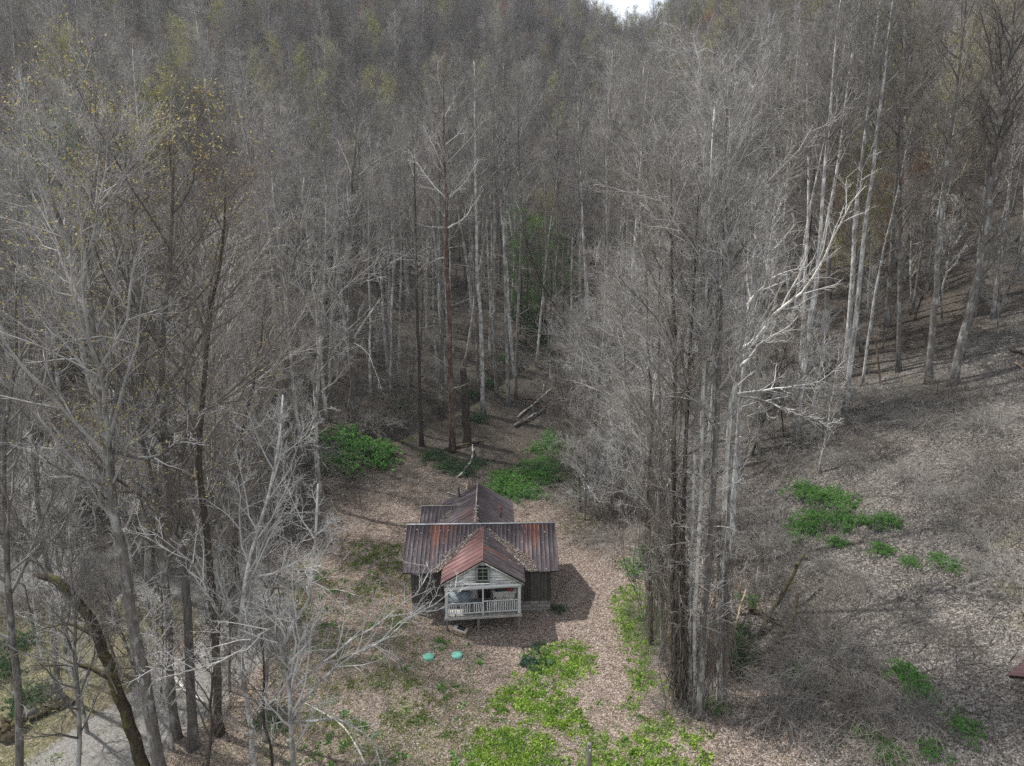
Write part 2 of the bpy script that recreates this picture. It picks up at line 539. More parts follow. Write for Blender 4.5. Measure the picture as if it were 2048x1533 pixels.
def spawn(P, R, n, t0, t1, ang, asd, lf, S, up, wob, rng, rr=.55, r_min=.004, taper=.6, ln_abs=None, rtip=None):
    """n children on every parent polyline"""
    Np, S0 = P.shape[:2]
    t = t0 + (t1 - t0) * (np.arange(n) + rng.random((Np, n))) / n
    f = t * (S0 - 1)
    i = np.minimum(f.astype(int), S0 - 2)
    fr = (f - i)[..., None]
    r_ = np.arange(Np)[:, None]
    a, b = P[r_, i], P[r_, i + 1]
    pos = a + (b - a) * fr
    rad = R[r_, i] * (1 - fr[..., 0]) + R[r_, i + 1] * fr[..., 0]
    tan = norm(b - a)
    ref = np.where(np.abs(tan[..., 2:3]) > .9, np.array([1., 0, 0]), np.array([0, 0, 1.]))
    U = norm(np.cross(tan, ref))
    W = np.cross(tan, U)
    az = (np.arange(n) * 2.4)[None] + rng.random((Np, 1)) * 6.28 + rng.normal(0, .5, (Np, n))
    an = np.clip(rng.normal(ang, asd, (Np, n)), .12, 1.5)[..., None]
    d = np.cos(an) * tan + np.sin(an) * (np.cos(az)[..., None] * U + np.sin(az)[..., None] * W)
    pl = np.linalg.norm(np.diff(P, axis=1), axis=-1).sum(1)[:, None]
    if ln_abs is None:
        ln = pl * lf * (1 - taper * t) * rng.uniform(.6, 1.35, (Np, n))
    else:
        ln = ln_abs(t) * rng.uniform(.65, 1.3, (Np, n))
    Q = grow(pos.reshape(-1, 3), d.reshape(-1, 3), ln.ravel(), S, up, wob, rng)
    r0 = np.maximum(np.minimum(rad.ravel() * rr, .0105 * ln.ravel() + r_min), r_min)
    s = np.linspace(0, 1, S)
    RR = r0[:, None] * (1 - .72 * s)
    if rtip is not None:
        RR = np.maximum(RR, rtip)
    return Q, RR

def leaf_quads(pos, size, rng, flat=0.0):
    """bent leaf of two triangles pairs at every point"""
    n = len(pos)
    a = rng.normal(0, 1, (n, 3))
    a[:, 2] *= (1 - flat)
    a = norm(a)
    c = rng.normal(0, 1, (n, 3))
    c[:, 2] *= (1 - flat)
    b = norm(c - (c * a).sum(1, keepdims=True) * a)
    sz = size * rng.uniform(.6, 1.3, (n, 1))
    V = np.stack([pos - a * sz, pos + b * sz * .5, pos + a * sz, pos - b * sz * .5], 1)
    V[:, 0] += np.cross(a, b) * sz * .35
    return V.reshape(-1, 3), np.arange(n * 4).reshape(-1, 4)

def crown_mesh(name, levels, mat):
    """levels: list of (P, R, k, apex)"""
    mb = MB()
    for P, R, k, apex in levels:
        R = R.copy()
        if apex:
            R[:, -1] = 0
        mb.add(*tubes(P, R, k))
    return mb.mesh(name, mat, False)

def tree_parts(trunk, tr, rng, spec, tmat, cmat):
    """trunk polyline (S,3) from the base at the origin, radii; returns meshes trunk, crown, leaf points"""
    S = len(trunk)
    mb = MB()
    flare = tr.copy()
    flare[0] *= 1.45
    mb.tube(trunk, flare, spec.get('k', 7))
    t_me = mb.mesh('trunk', tmat, True)
    P0, R0 = trunk[None], tr[None]
    Ht = np.linalg.norm(np.diff(trunk, axis=0), axis=1).sum()
    c0, cw = spec['c0'], spec['cw']
    shape = spec.get('shape', 1.0)
    def la(t):
        x = (t - c0) / (1 - c0)
        return Ht * cw * (.35 + .65 * np.sin(np.pi * np.clip(.22 + .75 * x, 0, 1)) ** shape) * np.where(x > .85, .6, 1)
    tw = spec.get('tw', 1.0)
    L1 = spawn(P0, R0, spec['n1'], c0, .985, spec['ang'], .16, 0, 6, spec.get('up', .10), .13, rng, .6, .02, ln_abs=la)
    L2 = spawn(*L1, spec['n2'], .18, 1.0, .62, .2, .52, 5, .06, .16, rng, .6, .012, .45)
    L3 = spawn(*L2, spec['n3'], .15, 1.0, .62, .22, .62, 4, .04, .2, rng, .65, .0085 * tw, .4, rtip=.004 * tw)
    L4 = spawn(*L3, spec['n4'], .15, 1.0, .62, .25, .72, 3, .03, .2, rng, .7, .0062 * tw, .3, rtip=.0035 * tw)
    extra = []
    if spec.get('dead', 0):   # bare stubs and short dead branches lower on the stem
        D1 = spawn(P0, R0, spec['dead'], .18, c0, 1.1, .25, 0, 4, -.02, .15, rng, .3, .015, ln_abs=lambda t: Ht * .07 + 0 * t)
        D2 = spawn(*D1, 5, .3, 1, .7, .2, .5, 3, 0, .2, rng, .6, .008)
        D3 = spawn(*D2, 4, .3, 1, .7, .2, .6, 3, 0, .2, rng, .6, .005, rtip=.0035)
        extra = [(*D1, 3, True), (*D2, 3, True)] + ([(*D3, 3, True)] if spec['dead'] > 10 else [])
    c_me = crown_mesh('crown', [(*L1, 5, False), (*L2, 4, True), (*L3, 3, True), (*L4, 3, True)] + extra, cmat)
    tips = L4[0][:, -1]
    return t_me, c_me, tips

def straight_trunk(h, r, rng, S=12, wob=.03, lean=.03):
    t = np.linspace(0, 1, S)
    d = rng.normal(0, lean, 2)
    w = np.cumsum(rng.normal(0, wob, (S, 2)), 0) * h / S
    P = np.stack([d[0] * h * t + w[:, 0], d[1] * h * t + w[:, 1], h * t], 1)
    P[:, :2] -= P[0, :2]
    P[0, 2] = -.5
    return P, r * (1 - t) ** .8 * .95 + .012

SPECS = [
    dict(kind='tall', h=29, r=.19, c0=.58, cw=.14, n1=20, n2=6, n3=5, n4=4, ang=.6, up=.17, tw=1.5, dead=8, t='bark_pale', c='twig_grey'),
    dict(kind='tall', h=25, r=.165, c0=.48, cw=.18, n1=20, n2=6, n3=5, n4=4, ang=.65, up=.16, tw=1.5, dead=8, t='bark_pale', c='twig_grey'),
    dict(kind='broad', h=20, r=.17, c0=.34, cw=.27, n1=18, n2=7, n3=5, n4=4, ang=.7, up=.14, tw=1.5, dead=4, t='bark_grey', c='twig_brown'),
    dict(kind='broad', h=18, r=.15, c0=.30, cw=.30, n1=18, n2=7, n3=5, n4=4, ang=.68, up=.17, tw=1.5, dead=4, t='bark_grey', c='twig_grey'),
    dict(kind='pole', h=23, r=.11, c0=.58, cw=.12, n1=15, n2=5, n3=5, n4=4, ang=.6, up=.16, tw=1.5, dead=8, t='bark_pale', c='twig_plum'),
    dict(kind='budding', h=21, r=.15, c0=.35, cw=.24, n1=20, n2=6, n3=5, n4=4, ang=.65, up=.16, tw=1.4, dead=5, t='bark_grey', c='twig_yellow', leaf=('leaf_bud', 3800, .085)),
    dict(kind='dark', h=24, r=.17, c0=.44, cw=.2, n1=20, n2=6, n3=5, n4=4, ang=.7, up=.14, tw=1.5, dead=8, t='bark_dark', c='twig_dark'),
    dict(kind='rusty', h=15, r=.11, c0=.25, cw=.28, n1=18, n2=6, n3=5, n4=4, ang=.8, up=.08, tw=1.2, dead=0, t='bark_grey', c='twig_red', leaf=('leaf_rust', 2000, .08)),
]
WORDS = {'tall': 'tall straight bare tree', 'broad': 'spreading bare tree', 'pole': 'slender pale bare tree',
         'budding': 'yellow green budding tree', 'dark': 'dark barked bare tree', 'rusty': 'small rust red tree'}
VAR = []
for k, s in enumerate(SPECS):
    for q in range(2 if k in (0, 1, 2, 3) else 1):
        rng = np.random.default_rng(100 + k * 7 + q)
        P, R = straight_trunk(s['h'], s['r'], rng)
        t_me, c_me, tips = tree_parts(P, R, rng, s, M[s['t']], M[s['c']])
        l_me = None
        if 'leaf' in s:
            ln, n, sz = s['leaf']
            V, Q = leaf_quads(tips[rng.integers(0, len(tips), n)] + rng.normal(0, .12, (n, 3)), sz, rng)
            l_me = mesh_np('leaves', V, Q, None, M[ln])
        VAR.append((s, t_me, c_me, l_me))

def place_tree(var, loc, rz, sc, name, label, cat='tree', group=None, tilt=(0, 0)):
    s, t_me, c_me, l_me = var
    root = link(name, None, None, loc, (tilt[0], tilt[1], rz), (sc, sc, sc))
    root.empty_display_size = .5
    tag(root, label, cat, group)
    link('trunk', t_me, root)
    link('crown', c_me, root)
    if l_me is not None:
        link('leaves', l_me, root)
    return root

# ------------------------------------------------------------------ trees one can pick out in the photograph, each with its own stem
HERO_XY = []
def hero(label, uv, base=None, y=None, dy=None, r=.25, rt=.03, c0=.45, cw=.16, n=(20, 6, 6, 4), ang=.7, up=.12, tw=1.0, t='bark_grey', c='twig_grey', limbs=(), dead=6,
         leaf=None, name='tree', cat='tree', group=None, seed=None, crown=True, S=16, top=None, shape=1.0):
    """uv: stem points in the photo from the foot up; base: photo pixel of the foot if hidden"""
    seed = int(abs(uv[0][0] * 7 + uv[0][1])) if seed is None else seed
    rng = np.random.default_rng(seed)
    b = ground(*(base or uv[0])) if y is None else None
    if b is None:
        b = at_y(*uv[0], y)
        b[2] = H(b[0], b[1])
    yy = b[1]
    pts = [b - np.array([0, 0, .35])]
    m = len(uv)
    for i, (u, v) in enumerate(uv):
        if i == 0 and base is None:
            continue
        pts.append(at_y(u, v, yy + (dy or 0) * i / max(m - 1, 1)))
    if top:
        d = norm(pts[-1] - pts[-2])
        d = norm(d + np.array([0, 0, .5]))
        pts.append(pts[-1] + d * top)
    b = pts[0] + np.array([0, 0, .35])
    P = curve(np.array(pts) - b, S)
    P[1:-1] += rng.normal(0, r * .16, (S - 2, 3))
    s = np.linspace(0, 1, S)
    R = rt + (r - rt) * (1 - s) ** .8
    root = link(name, None, None, b)
    root.empty_display_size = .5
    tag(root, label, cat, group)
    spec = dict(c0=c0, cw=cw, n1=n[0], n2=n[1], n3=n[2], n4=n[3], ang=ang, up=up, tw=tw, dead=dead, k=9, shape=shape)
    if crown:
        t_me, c_me, tips = tree_parts(P, R, rng, spec, M[t], M[c])
        link('trunk', t_me, root)
        link('crown', c_me, root)
        if leaf:
            V, Q = leaf_quads(tips[rng.integers(0, len(tips), leaf[1])] + rng.normal(0, .1, (leaf[1], 3)), leaf[2], rng)
            link('leaves', mesh_np('leaves', V, Q, None, M[leaf[0]]), root)
    else:
        mb = MB()
        fl = R.copy()
        fl[0] *= 1.3
        mb.tube(P, fl, 9)
        link('trunk', mb.mesh('trunk', M[t], True), root)
    for lb in limbs:
        lp = lb['uv']
        ys = yy + lb.get('dy', 0) * np.linspace(0, 1, len(lp))
        q = np.array([at_y(u, v, ya) for (u, v), ya in zip(lp, ys)]) - b
        # start the limb on the stem
        j = int(np.argmin(np.abs(P[:, 2] - q[0][2])))
        q[0] = P[j]
        Sl = 12
        Pl = curve(q, Sl)
        Pl[1:] += rng.normal(0, .03, (Sl - 1, 3))
        rl = lb.get('r', .09)
        Rl = .012 + (rl - .012) * (1 - np.linspace(0, 1, Sl)) ** .9
        mb = MB()
        mb.tube(Pl, Rl, 6)
        lo = link('limb', mb.mesh('limb', M[lb.get('m', t)], True), root)
        a = spawn(Pl[None], Rl[None], lb.get('n', 9), .2, 1.0, .65, .2, .30, 5, .05, .15, rng, .6, .012, .5)
        b2 = spawn(*a, 5, .2, 1, .65, .2, .6, 4, .03, .18, rng, .65, .009)
        b3 = spawn(*b2, 4, .2, 1, .65, .2, .7, 3, .02, .2, rng, .7, .006, rtip=.0035)
        link('twigs', crown_mesh('twigs', [(*a, 4, True), (*b2, 3, True), (*b3, 3, True)], M[lb.get('c', c)]), lo)
    HERO_XY.append((b[0], b[1]))
    return root

# centre, behind the house
hero('dead pine with reddish peeling bark and upswept pale limbs, tallest tree behind the house', [(905, 905), (900, 700), (893, 500), (890, 350), (888, 220), (886, 120)], r=.28, c0=.62, cw=.13, t='bark_red', c='twig_grey', dead=10,
     limbs=[dict(uv=[(890, 392), (860, 362), (815, 300)], m='bark_white', c='twig_pale', r=.09, dy=-1), dict(uv=[(893, 390), (930, 365), (958, 318)], m='bark_white', c='twig_pale', r=.1, dy=-1),
            dict(uv=[(893, 472), (925, 440), (962, 388)], m='bark_white', c='twig_pale', r=.1, dy=-1), dict(uv=[(890, 476), (845, 452), (812, 436)], m='bark_pale', r=.08, dy=-1),
            dict(uv=[(893, 520), (850, 530), (832, 545)], m='bark_pale', r=.08, dy=-1), dict(uv=[(890, 340), (870, 300), (850, 260)], m='bark_white', c='twig_pale', r=.07),
            dict(uv=[(890, 290), (915, 270), (935, 235)], m='bark_white', c='twig_pale', r=.07), dict(uv=[(889, 240), (905, 205), (908, 190)], m='bark_white', c='twig_pale', r=.06)])
hero('straight grey trunk just left of the dead pine behind the house', [(882, 831), (884, 640), (881, 500), (878, 330)], r=.26, c0=.6, top=8)
hero('grey tree behind the house, taller of the close pair right of the dead pine', [(967, 831), (959, 602), (953, 500), (950, 280)], r=.25, c0=.62, top=7, t='bark_pale')
hero('thinner grey stem of the close pair behind the house', [(958, 800), (950, 602), (945, 450)], r=.17, c0=.62, top=9)
hero('grey tree with a blackened foot behind the house', [(994, 794), (990, 700), (990, 500), (988, 290)], r=.22, c0=.62, top=7)
hero('pale straight tree beside the log pile behind the house', [(1017, 812), (1013, 650), (1010, 500), (1008, 280)], r=.22, c0=.62, top=7, t='bark_pale')
hero('greenish grey tree nearest the log pile', [(1032, 800), (1035, 650), (1042, 500), (1038, 320)], r=.18, c0=.6, top=8)
hero('thick broken dark snag with jagged top behind the house', [(933, 884), (930, 800), (926, 735)], r=.42, rt=.3, t='bark_dark', crown=False, name='dead_snag', cat='snag')
hero('thin dark tree at the creek bank behind the house', [(844, 893), (838, 740), (834, 600), (830, 420)], r=.2, c0=.5, t='bark_dark', top=6)
hero('forked pale tree with many upright limbs on the left creek bank', [(702, 842), (704, 705), (698, 568), (700, 430), (712, 260)], r=.34, c0=.36, cw=.2, t='bark_grey', top=4, c='twig_grey', dy=-2,
     limbs=[dict(uv=[(700, 600), (735, 560), (790, 520), (870, 500)], r=.1, dy=-3, c='twig_pale', n=12), dict(uv=[(703, 690), (760, 600), (765, 592)], r=.14, m='bark_pale', dy=-2),
            dict(uv=[(702, 640), (660, 560), (640, 470)], r=.12, m='bark_pale', c='twig_pale'), dict(uv=[(702, 700), (740, 715), (765, 790)], r=.07, m='bark_white', c='twig_pale', dy=-3)])
hero('dark leaning tree right of the forest clearing', [(1163, 742), (1140, 670), (1114, 620), (1080, 560)], r=.17, c0=.5, t='bark_dark', top=6)
hero('short white dead stub standing in the clearing', [(1100, 763), (1101, 728)], r=.13, rt=.09, t='bark_white', crown=False, name='dead_snag', cat='snag')
hero('smaller curved white stub in the clearing', [(1086, 785), (1088, 770)], r=.11, rt=.07, t='bark_white', crown=False, name='dead_snag', cat='snag')
hero('slim grey tree at the back edge of the clearing', [(1111, 705), (1114, 500), (1115, 330)], r=.2, c0=.6, top=8)
hero('grey tree paired behind the slim one at the clearing edge', [(1124, 712), (1126, 520), (1128, 380)], r=.16, c0=.6, top=8)
hero('pale barked tree above the grey thicket right of the clearing', [(1222, 740), (1218, 500), (1215, 330), (1221, 200)], r=.27, c0=.5, cw=.2, t='bark_pale', top=5, n=(26, 7, 6, 4))
hero('pale tree behind the vine covered clump, right of the thicket', [(1280, 760), (1275, 560), (1278, 380), (1283, 240)], r=.25, c0=.5, cw=.2, t='bark_pale', top=5)
hero('dark tree hung with vines left of the snag', [(840, 868), (836, 780), (842, 690)], r=.13, c0=.5, t='bark_dark', top=6)

# the clump of tall stems right of the house
Rk = dict(dead=24, c0=.55, cw=.19, n=(19, 6, 6, 4), c='twig_silver', tw=1.0, ang=.62, up=.14)
CL_Y = float(ground(1392, 1437)[1])
CLUMP = dict(
    bent=[(1396, 1437), (1402, 1340), (1408, 1230), (1420, 1100), (1425, 1000), (1436, 800), (1444, 620), (1448, 430)],
    white=[(1392, 1400), (1390, 1230), (1396, 1090), (1400, 1000), (1405, 807), (1411, 637), (1417, 480)],
    grey=[(1404, 1410), (1408, 1250), (1416, 1100), (1423, 980), (1428, 807), (1434, 640)],
    thin=[(1386, 1380), (1381, 1200), (1388, 1000), (1391, 850), (1398, 700), (1400, 560)],
    left=[(1356, 1390), (1352, 1250), (1350, 1100), (1346, 900), (1352, 700), (1345, 520)],
    dark=[(1374, 1410), (1366, 1250), (1368, 1050), (1374, 850), (1384, 640)],
    first=[(1304, 1290), (1300, 1150), (1296, 1000), (1304, 850), (1296, 700)],
    second=[(1330, 1330), (1322, 1180), (1318, 1000), (1320, 850), (1318, 700)])
hero('grey main stem with bent foot in the tall clump right of the house', CLUMP['bent'], y=CL_Y, r=.17, t='bark_grey', top=5, **Rk)
hero('white streaked stem in the tall clump right of the house', CLUMP['white'], y=CL_Y + .25, r=.115, rt=.05, t='bark_white', top=5, **Rk)
hero('grey stem at the right edge of the tall clump by the house', CLUMP['grey'], y=CL_Y + .3, r=.13, t='bark_pale', top=6, **Rk)
hero('thin pale stem left of the white streaked one in the clump', CLUMP['thin'], y=CL_Y + .5, r=.10, t='bark_pale', top=6, **Rk)
hero('dark vine choked stem at the left of the tall clump', CLUMP['left'], y=CL_Y + .9, r=.15, t='bark_dark', top=4, **dict(Rk, c='twig_brown', c0=.4, cw=.2))
hero('dark stem with shaggy bark between pale stems of the clump', CLUMP['dark'], y=CL_Y + .7, r=.13, t='bark_dark', top=5, **dict(Rk, c='twig_brown'))
hero('leftmost vine hung tree of the clump, nearest the house', CLUMP['first'], r=.13, t='bark_dark', top=4, **dict(Rk, c0=.3, cw=.24, ang=.9, n=(28, 7, 6, 4)))
hero('dark stem second from the left in the vine hung clump', CLUMP['second'], r=.14, t='bark_grey', top=5, **dict(Rk, c0=.35, cw=.19, ang=.8, n=(22, 7, 6, 4)))
WIDE = dict(c0=.25, cw=.34, ang=1.0, up=.10, n=(22, 7, 6, 4), c='twig_silver', dead=0, t='bark_grey')
hero('wide grey twigged tree in the thicket nearest the green shrubs', [(1188, 960), (1190, 850), (1200, 720), (1190, 600)], r=.13, **WIDE)
hero('wide grey twigged tree in the middle of the thicket', [(1258, 1030), (1255, 860), (1250, 680), (1262, 540)], r=.15, **WIDE)
hero('wide grey twigged tree between the thicket and the tall clump', [(1322, 1090), (1330, 880), (1322, 680), (1335, 520)], r=.15, **WIDE)
hero('low bushy tree with silvery twigs right behind the house corner', [(1170, 1040), (1172, 960), (1166, 880)], r=.08, **WIDE)
hero('pale broken stem with stripped bark at right of the clump', [(1440, 1390), (1444, 1150), (1450, 980), (1461, 825), (1471, 765)], y=CL_Y + .6, r=.15, rt=.08, t='bark_white', crown=False, name='dead_snag', cat='snag')
hero('grey stem right behind the stripped pale stem', [(1462, 1130), (1468, 1000), (1478, 850), (1492, 700)], r=.2, t='bark_pale', top=9, **dict(Rk, cw=.2))
hero('sycamore with bare white forked limbs reaching right above the clump', [(1452, 1230), (1456, 1000), (1466, 820), (1482, 680), (1491, 613)], r=.14, rt=.08, t='bark_pale', c='twig_pale', c0=.8, cw=.10, n=(6, 5, 5, 4), dy=-1.5,
     limbs=[dict(uv=[(1488, 640), (1500, 600), (1519, 585), (1536, 561), (1538, 500), (1545, 440), (1556, 380)], r=.115, m='bark_white', c='twig_pale', dy=-2, n=12),
            dict(uv=[(1484, 690), (1512, 678), (1553, 620), (1587, 602), (1621, 565), (1655, 503), (1688, 430), (1730, 372)], r=.115, m='bark_white', c='twig_pale', dy=-3, n=14),
            dict(uv=[(1474, 790), (1540, 780), (1600, 772), (1640, 764), (1690, 720)], r=.065, m='bark_pale', c='twig_pale', dy=-2, n=14),
            dict(uv=[(1478, 720), (1520, 690), (1580, 650), (1612, 605)], r=.08, m='bark_pale', c='twig_pale', dy=-1, n=10),
            dict(uv=[(1470, 790), (1520, 800), (1600, 830), (1660, 850)], r=.07, m='bark_pale', c='twig_pale', dy=-3, n=12)])

for (u, v0, v1), lab in zip(((1052, 690, 430), (1078, 668, 440), (1100, 660, 455), (1040, 670, 470), (1125, 668, 470)), ('fresh green leafed young tree up the hollow, the one behind the greenish grey stem', 'fresh green young tree in the middle of the hollow', 'fresh green young tree right of the middle of the hollow', 'small fresh green tree low behind the pale straight stems', 'rightmost fresh green young tree up the hollow')):
    hero(lab, [(u, v0), (u + 3, (v0 + v1) / 2), (u - 2, v1)], r=.1, t='bark_dark', c='twig_brown', c0=.2, cw=.26, n=(18, 6, 5, 4), leaf=('leaf_green', 2600, .085), ang=.9)
for (u, v0, v1), lab in zip(((95, 560, 250), (130, 600, 300), (60, 590, 320)), ('tree with pale green new leaves high at the left', 'pale green leafed tree lower beside the yellow topped poplar', 'pale green leafed tree near the left frame edge')):
    hero(lab, [(u, v0), (u + 4, (v0 + v1) / 2), (u, v1)], y=64, r=.16, t='bark_grey', c='twig_brown', c0=.45, cw=.22, n=(18, 6, 5, 4), leaf=('leaf_green', 1800, .085))
# right slope, trunks with their feet in view
Sk = dict(c0=.5, cw=.19, n=(24, 7, 6, 4), c='twig_brown')
hero('straight grey tree with mossy foot on the open right slope', [(1858, 768), (1872, 560), (1893, 330), (1915, 150)], r=.24, top=6, **Sk)
hero('grey tree standing in dark soil below the rusty saplings', [(1775, 655), (1783, 500), (1795, 330), (1812, 150)], r=.24, top=6, **Sk)
hero('grey tree with forked mossy foot on the right slope', [(1714, 690), (1727, 500), (1740, 380), (1756, 200)], r=.25, top=6, **Sk)
hero('leaning grey tree half behind brush at far right of the slope', [(1905, 770), (1935, 640), (1965, 500), (1985, 350), (2008, 180)], r=.3, t='bark_grey', top=6, **Sk)
hero('thin crooked leaning tree between two straight ones on the slope', [(1724, 772), (1745, 620), (1772, 480), (1792, 400)], r=.11, c0=.45, cw=.2, n=(14, 6, 5, 4), t='bark_pale', top=6)
hero('large grey tree on the upper right of the slope', [(1958, 605), (1968, 500), (1990, 350), (2010, 200)], r=.3, top=8, **Sk)
hero('grey tree behind the white sycamore limbs', [(1650, 750), (1652, 620), (1662, 450), (1672, 300)], r=.24, top=6, **Sk)
hero('dark stem rising behind the crooked thin tree', [(1600, 720), (1612, 560), (1622, 420)], r=.18, t='bark_dark', top=9, c0=.5, cw=.17, n=(18, 6, 6, 4), c='twig_dark')
hero('short reddish splintered stake on the slope', [(1762, 770), (1756, 720), (1750, 672)], r=.09, rt=.06, t='bark_red', crown=False, name='dead_snag', cat='snag')
hero('orange brown rotten stub above the splintered stake', [(1692, 665), (1689, 610)], r=.12, rt=.07, t='bark_red', crown=False, name='dead_snag', cat='snag')
hero('rotten orange stub leaning high on the right slope', [(1824, 645), (1845, 592)], r=.11, rt=.07, t='bark_red', crown=False, name='dead_snag', cat='snag')

# foreground left
hero('tall pale poplar with dark knots at the left, yellow leaves in its top', [(325, 1570), (300, 1420), (270, 1266), (240, 1080), (218, 900), (196, 740), (180, 590), (172, 540), (180, 420), (200, 300)], r=.27, rt=.04, c0=.42, cw=.24, n=(28, 7, 6, 5),
     t='bark_grey', c='twig_silver', up=.14, ang=.65, leaf=('leaf_yellow', 2400, .055), S=20,
     limbs=[dict(uv=[(172, 548), (140, 480), (112, 420), (95, 330)], r=.12, c='twig_pale', n=14), dict(uv=[(222, 920), (310, 915), (370, 870), (400, 850)], r=.07, c='twig_pale', dy=-2), dict(uv=[(225, 990), (120, 940), (60, 880)], r=.08, c='twig_pale', dy=-2, n=12)])
hero('dark mossy broken trunk leaning left in the lower left corner', [(300, 1560), (240, 1390), (205, 1300), (165, 1215), (125, 1168), (78, 1150)], r=.27, rt=.15, t='bark_moss', c='twig_brown', c0=.3, cw=.16, n=(14, 6, 5, 4), dead=8,
     limbs=[dict(uv=[(225, 1350), (150, 1330), (60, 1335)], r=.12, m='bark_moss', c='twig_dark', n=10), dict(uv=[(190, 1280), (130, 1250), (60, 1268)], r=.09, m='bark_moss', c='twig_dark', n=8)])
FL = dict(c0=.33, cw=.24, n=(21, 7, 6, 4), tw=1.0, ang=.78)
hero('grey trunk third from the leaning mossy one, lower left', [(386, 1500), (378, 1320), (366, 1115), (342, 1013), (325, 800), (330, 620), (345, 420)], r=.22, t='bark_grey', top=3, c='twig_brown', leaf=('leaf_yellow', 2400, .055), **FL)
hero('grey trunk close behind the leaning mossy one, lower left', [(355, 1480), (342, 1330), (332, 1190), (318, 1040), (285, 850), (280, 650), (270, 480)], r=.2, t='bark_grey', top=3, **FL)
hero('dark furrowed trunk right of the trunk cluster at lower left', [(440, 1470), (432, 1390), (424, 1177), (400, 950), (410, 720), (440, 520)], r=.2, t='bark_dark', top=3, c='twig_brown', leaf=('leaf_tan', 700, .045), **FL)
hero('spreading dark tree with crooked upper limbs at centre left', [(420, 1180), (415, 1000), (418, 850), (425, 720), (440, 560)], r=.24, t='bark_grey', top=3, c0=.25, cw=.3, n=(28, 7, 6, 4), c='twig_silver',
     limbs=[dict(uv=[(420, 830), (360, 860), (310, 870), (235, 890)], r=.1, c='twig_pale', dy=-3, n=14), dict(uv=[(420, 800), (450, 720), (470, 690), (560, 650)], r=.13, c='twig_grey', n=12), dict(uv=[(421, 780), (370, 690), (310, 605)], r=.12, m='bark_dark', n=12)])
hero('pale crooked young tree in front of the yard, foreground left', [(590, 1620), (584, 1500), (577, 1360), (567, 1297), (581, 1252), (612, 1220), (622, 1150), (630, 1080)], r=.11, rt=.03, t='bark_pale', c='twig_pale', top=2, c0=.3, cw=.18, n=(14, 6, 5, 4), y=21.5, dead=0,
     limbs=[dict(uv=[(575, 1380), (640, 1330), (720, 1270), (796, 1218), (835, 1180), (858, 1146), (853, 1124)], r=.05, m='bark_pale', c='twig_pale', dy=5, n=12), dict(uv=[(580, 1430), (670, 1335), (770, 1280), (828, 1232), (880, 1202), (915, 1172)], r=.055, m='bark_pale', c='twig_pale', dy=5, n=14),
            dict(uv=[(580, 1440), (680, 1440), (735, 1475), (750, 1500), (770, 1560)], r=.045, m='bark_pale', c='twig_pale', dy=-2, n=12), dict(uv=[(572, 1330), (540, 1258), (460, 1318), (380, 1340), (290, 1335)], r=.05, m='bark_pale', c='twig_pale', dy=-3, n=14)])
hero('pale thin tree beside the crooked young tree, foreground left', [(520, 1600), (500, 1450), (480, 1280), (500, 1120), (540, 980), (555, 900)], r=.12, rt=.025, t='bark_pale', c='twig_pale', top=2, c0=.35, cw=.17, n=(16, 6, 6, 4), y=23,
     limbs=[dict(uv=[(488, 1330), (400, 1150), (340, 1090), (280, 1050)], r=.05, m='bark_pale', c='twig_pale', dy=-2, n=12), dict(uv=[(495, 1180), (600, 1120), (660, 1060)], r=.05, m='bark_pale', c='twig_pale', dy=1, n=12)])
hero('slim lichen pale tree at the left frame edge, standing upright', [(45, 1600), (41, 1526), (34, 1355), (22, 1273), (14, 1100), (8, 900), (30, 700)], r=.17, t='bark_grey', c='twig_grey', top=3, y=25, **dict(FL, n=(20, 6, 6, 4)))
hero('thin grey tree behind the mossy branch at far left', [(118, 1390), (110, 1300), (95, 1130), (70, 950), (60, 740)], r=.14, t='bark_grey', top=3, **dict(FL, n=(20, 6, 6, 4)))
hero('thin pale sapling between the far left trees', [(84, 1330), (76, 1260), (65, 1180), (62, 1050)], r=.08, t='bark_pale', top=4, c0=.3, cw=.2, n=(14, 6, 5, 4), c='twig_pale')
hero('grey tree at the road bend behind the lower left trunks', [(300, 1180), (290, 1000), (270, 800), (240, 600)], r=.22, top=4, **dict(FL, n=(24, 7, 6, 4), c='twig_silver'), t='bark_pale', leaf=('leaf_yellow', 900, .05))
hero('dark trunk rising by the road at lower left', [(470, 1250), (468, 1100), (480, 900), (520, 700)], r=.2, top=3, t='bark_dark', c='twig_grey', **FL)
hero('grey tree at the left edge of the yard', [(560, 1080), (552, 930), (560, 780), (575, 600), (600, 450)], r=.22, top=3, t='bark_grey', **FL)
hero('twin stemmed grey tree left of the green shrub', [(640, 1010), (632, 850), (640, 700), (650, 520)], r=.2, top=4, t='bark_pale', **dict(FL, n=(22, 7, 6, 4), c='twig_silver'))

# ------------------------------------------------------------------ hillside trees: nearest as single trees, the rest as one wood
def open_ground(x, y):
    """clearings without trees"""
    a = (x > -17) & (x < 13) & (y < 61)
    b = (x >= 9) & (x < 44) & (y < 45 + .15 * (x - 9))
    c = (x <= -17) & (y < 46)
    d = (np.abs(x - 2) < 6) & (y < 72)
    e = y < 44
    return a | b | c | d | e

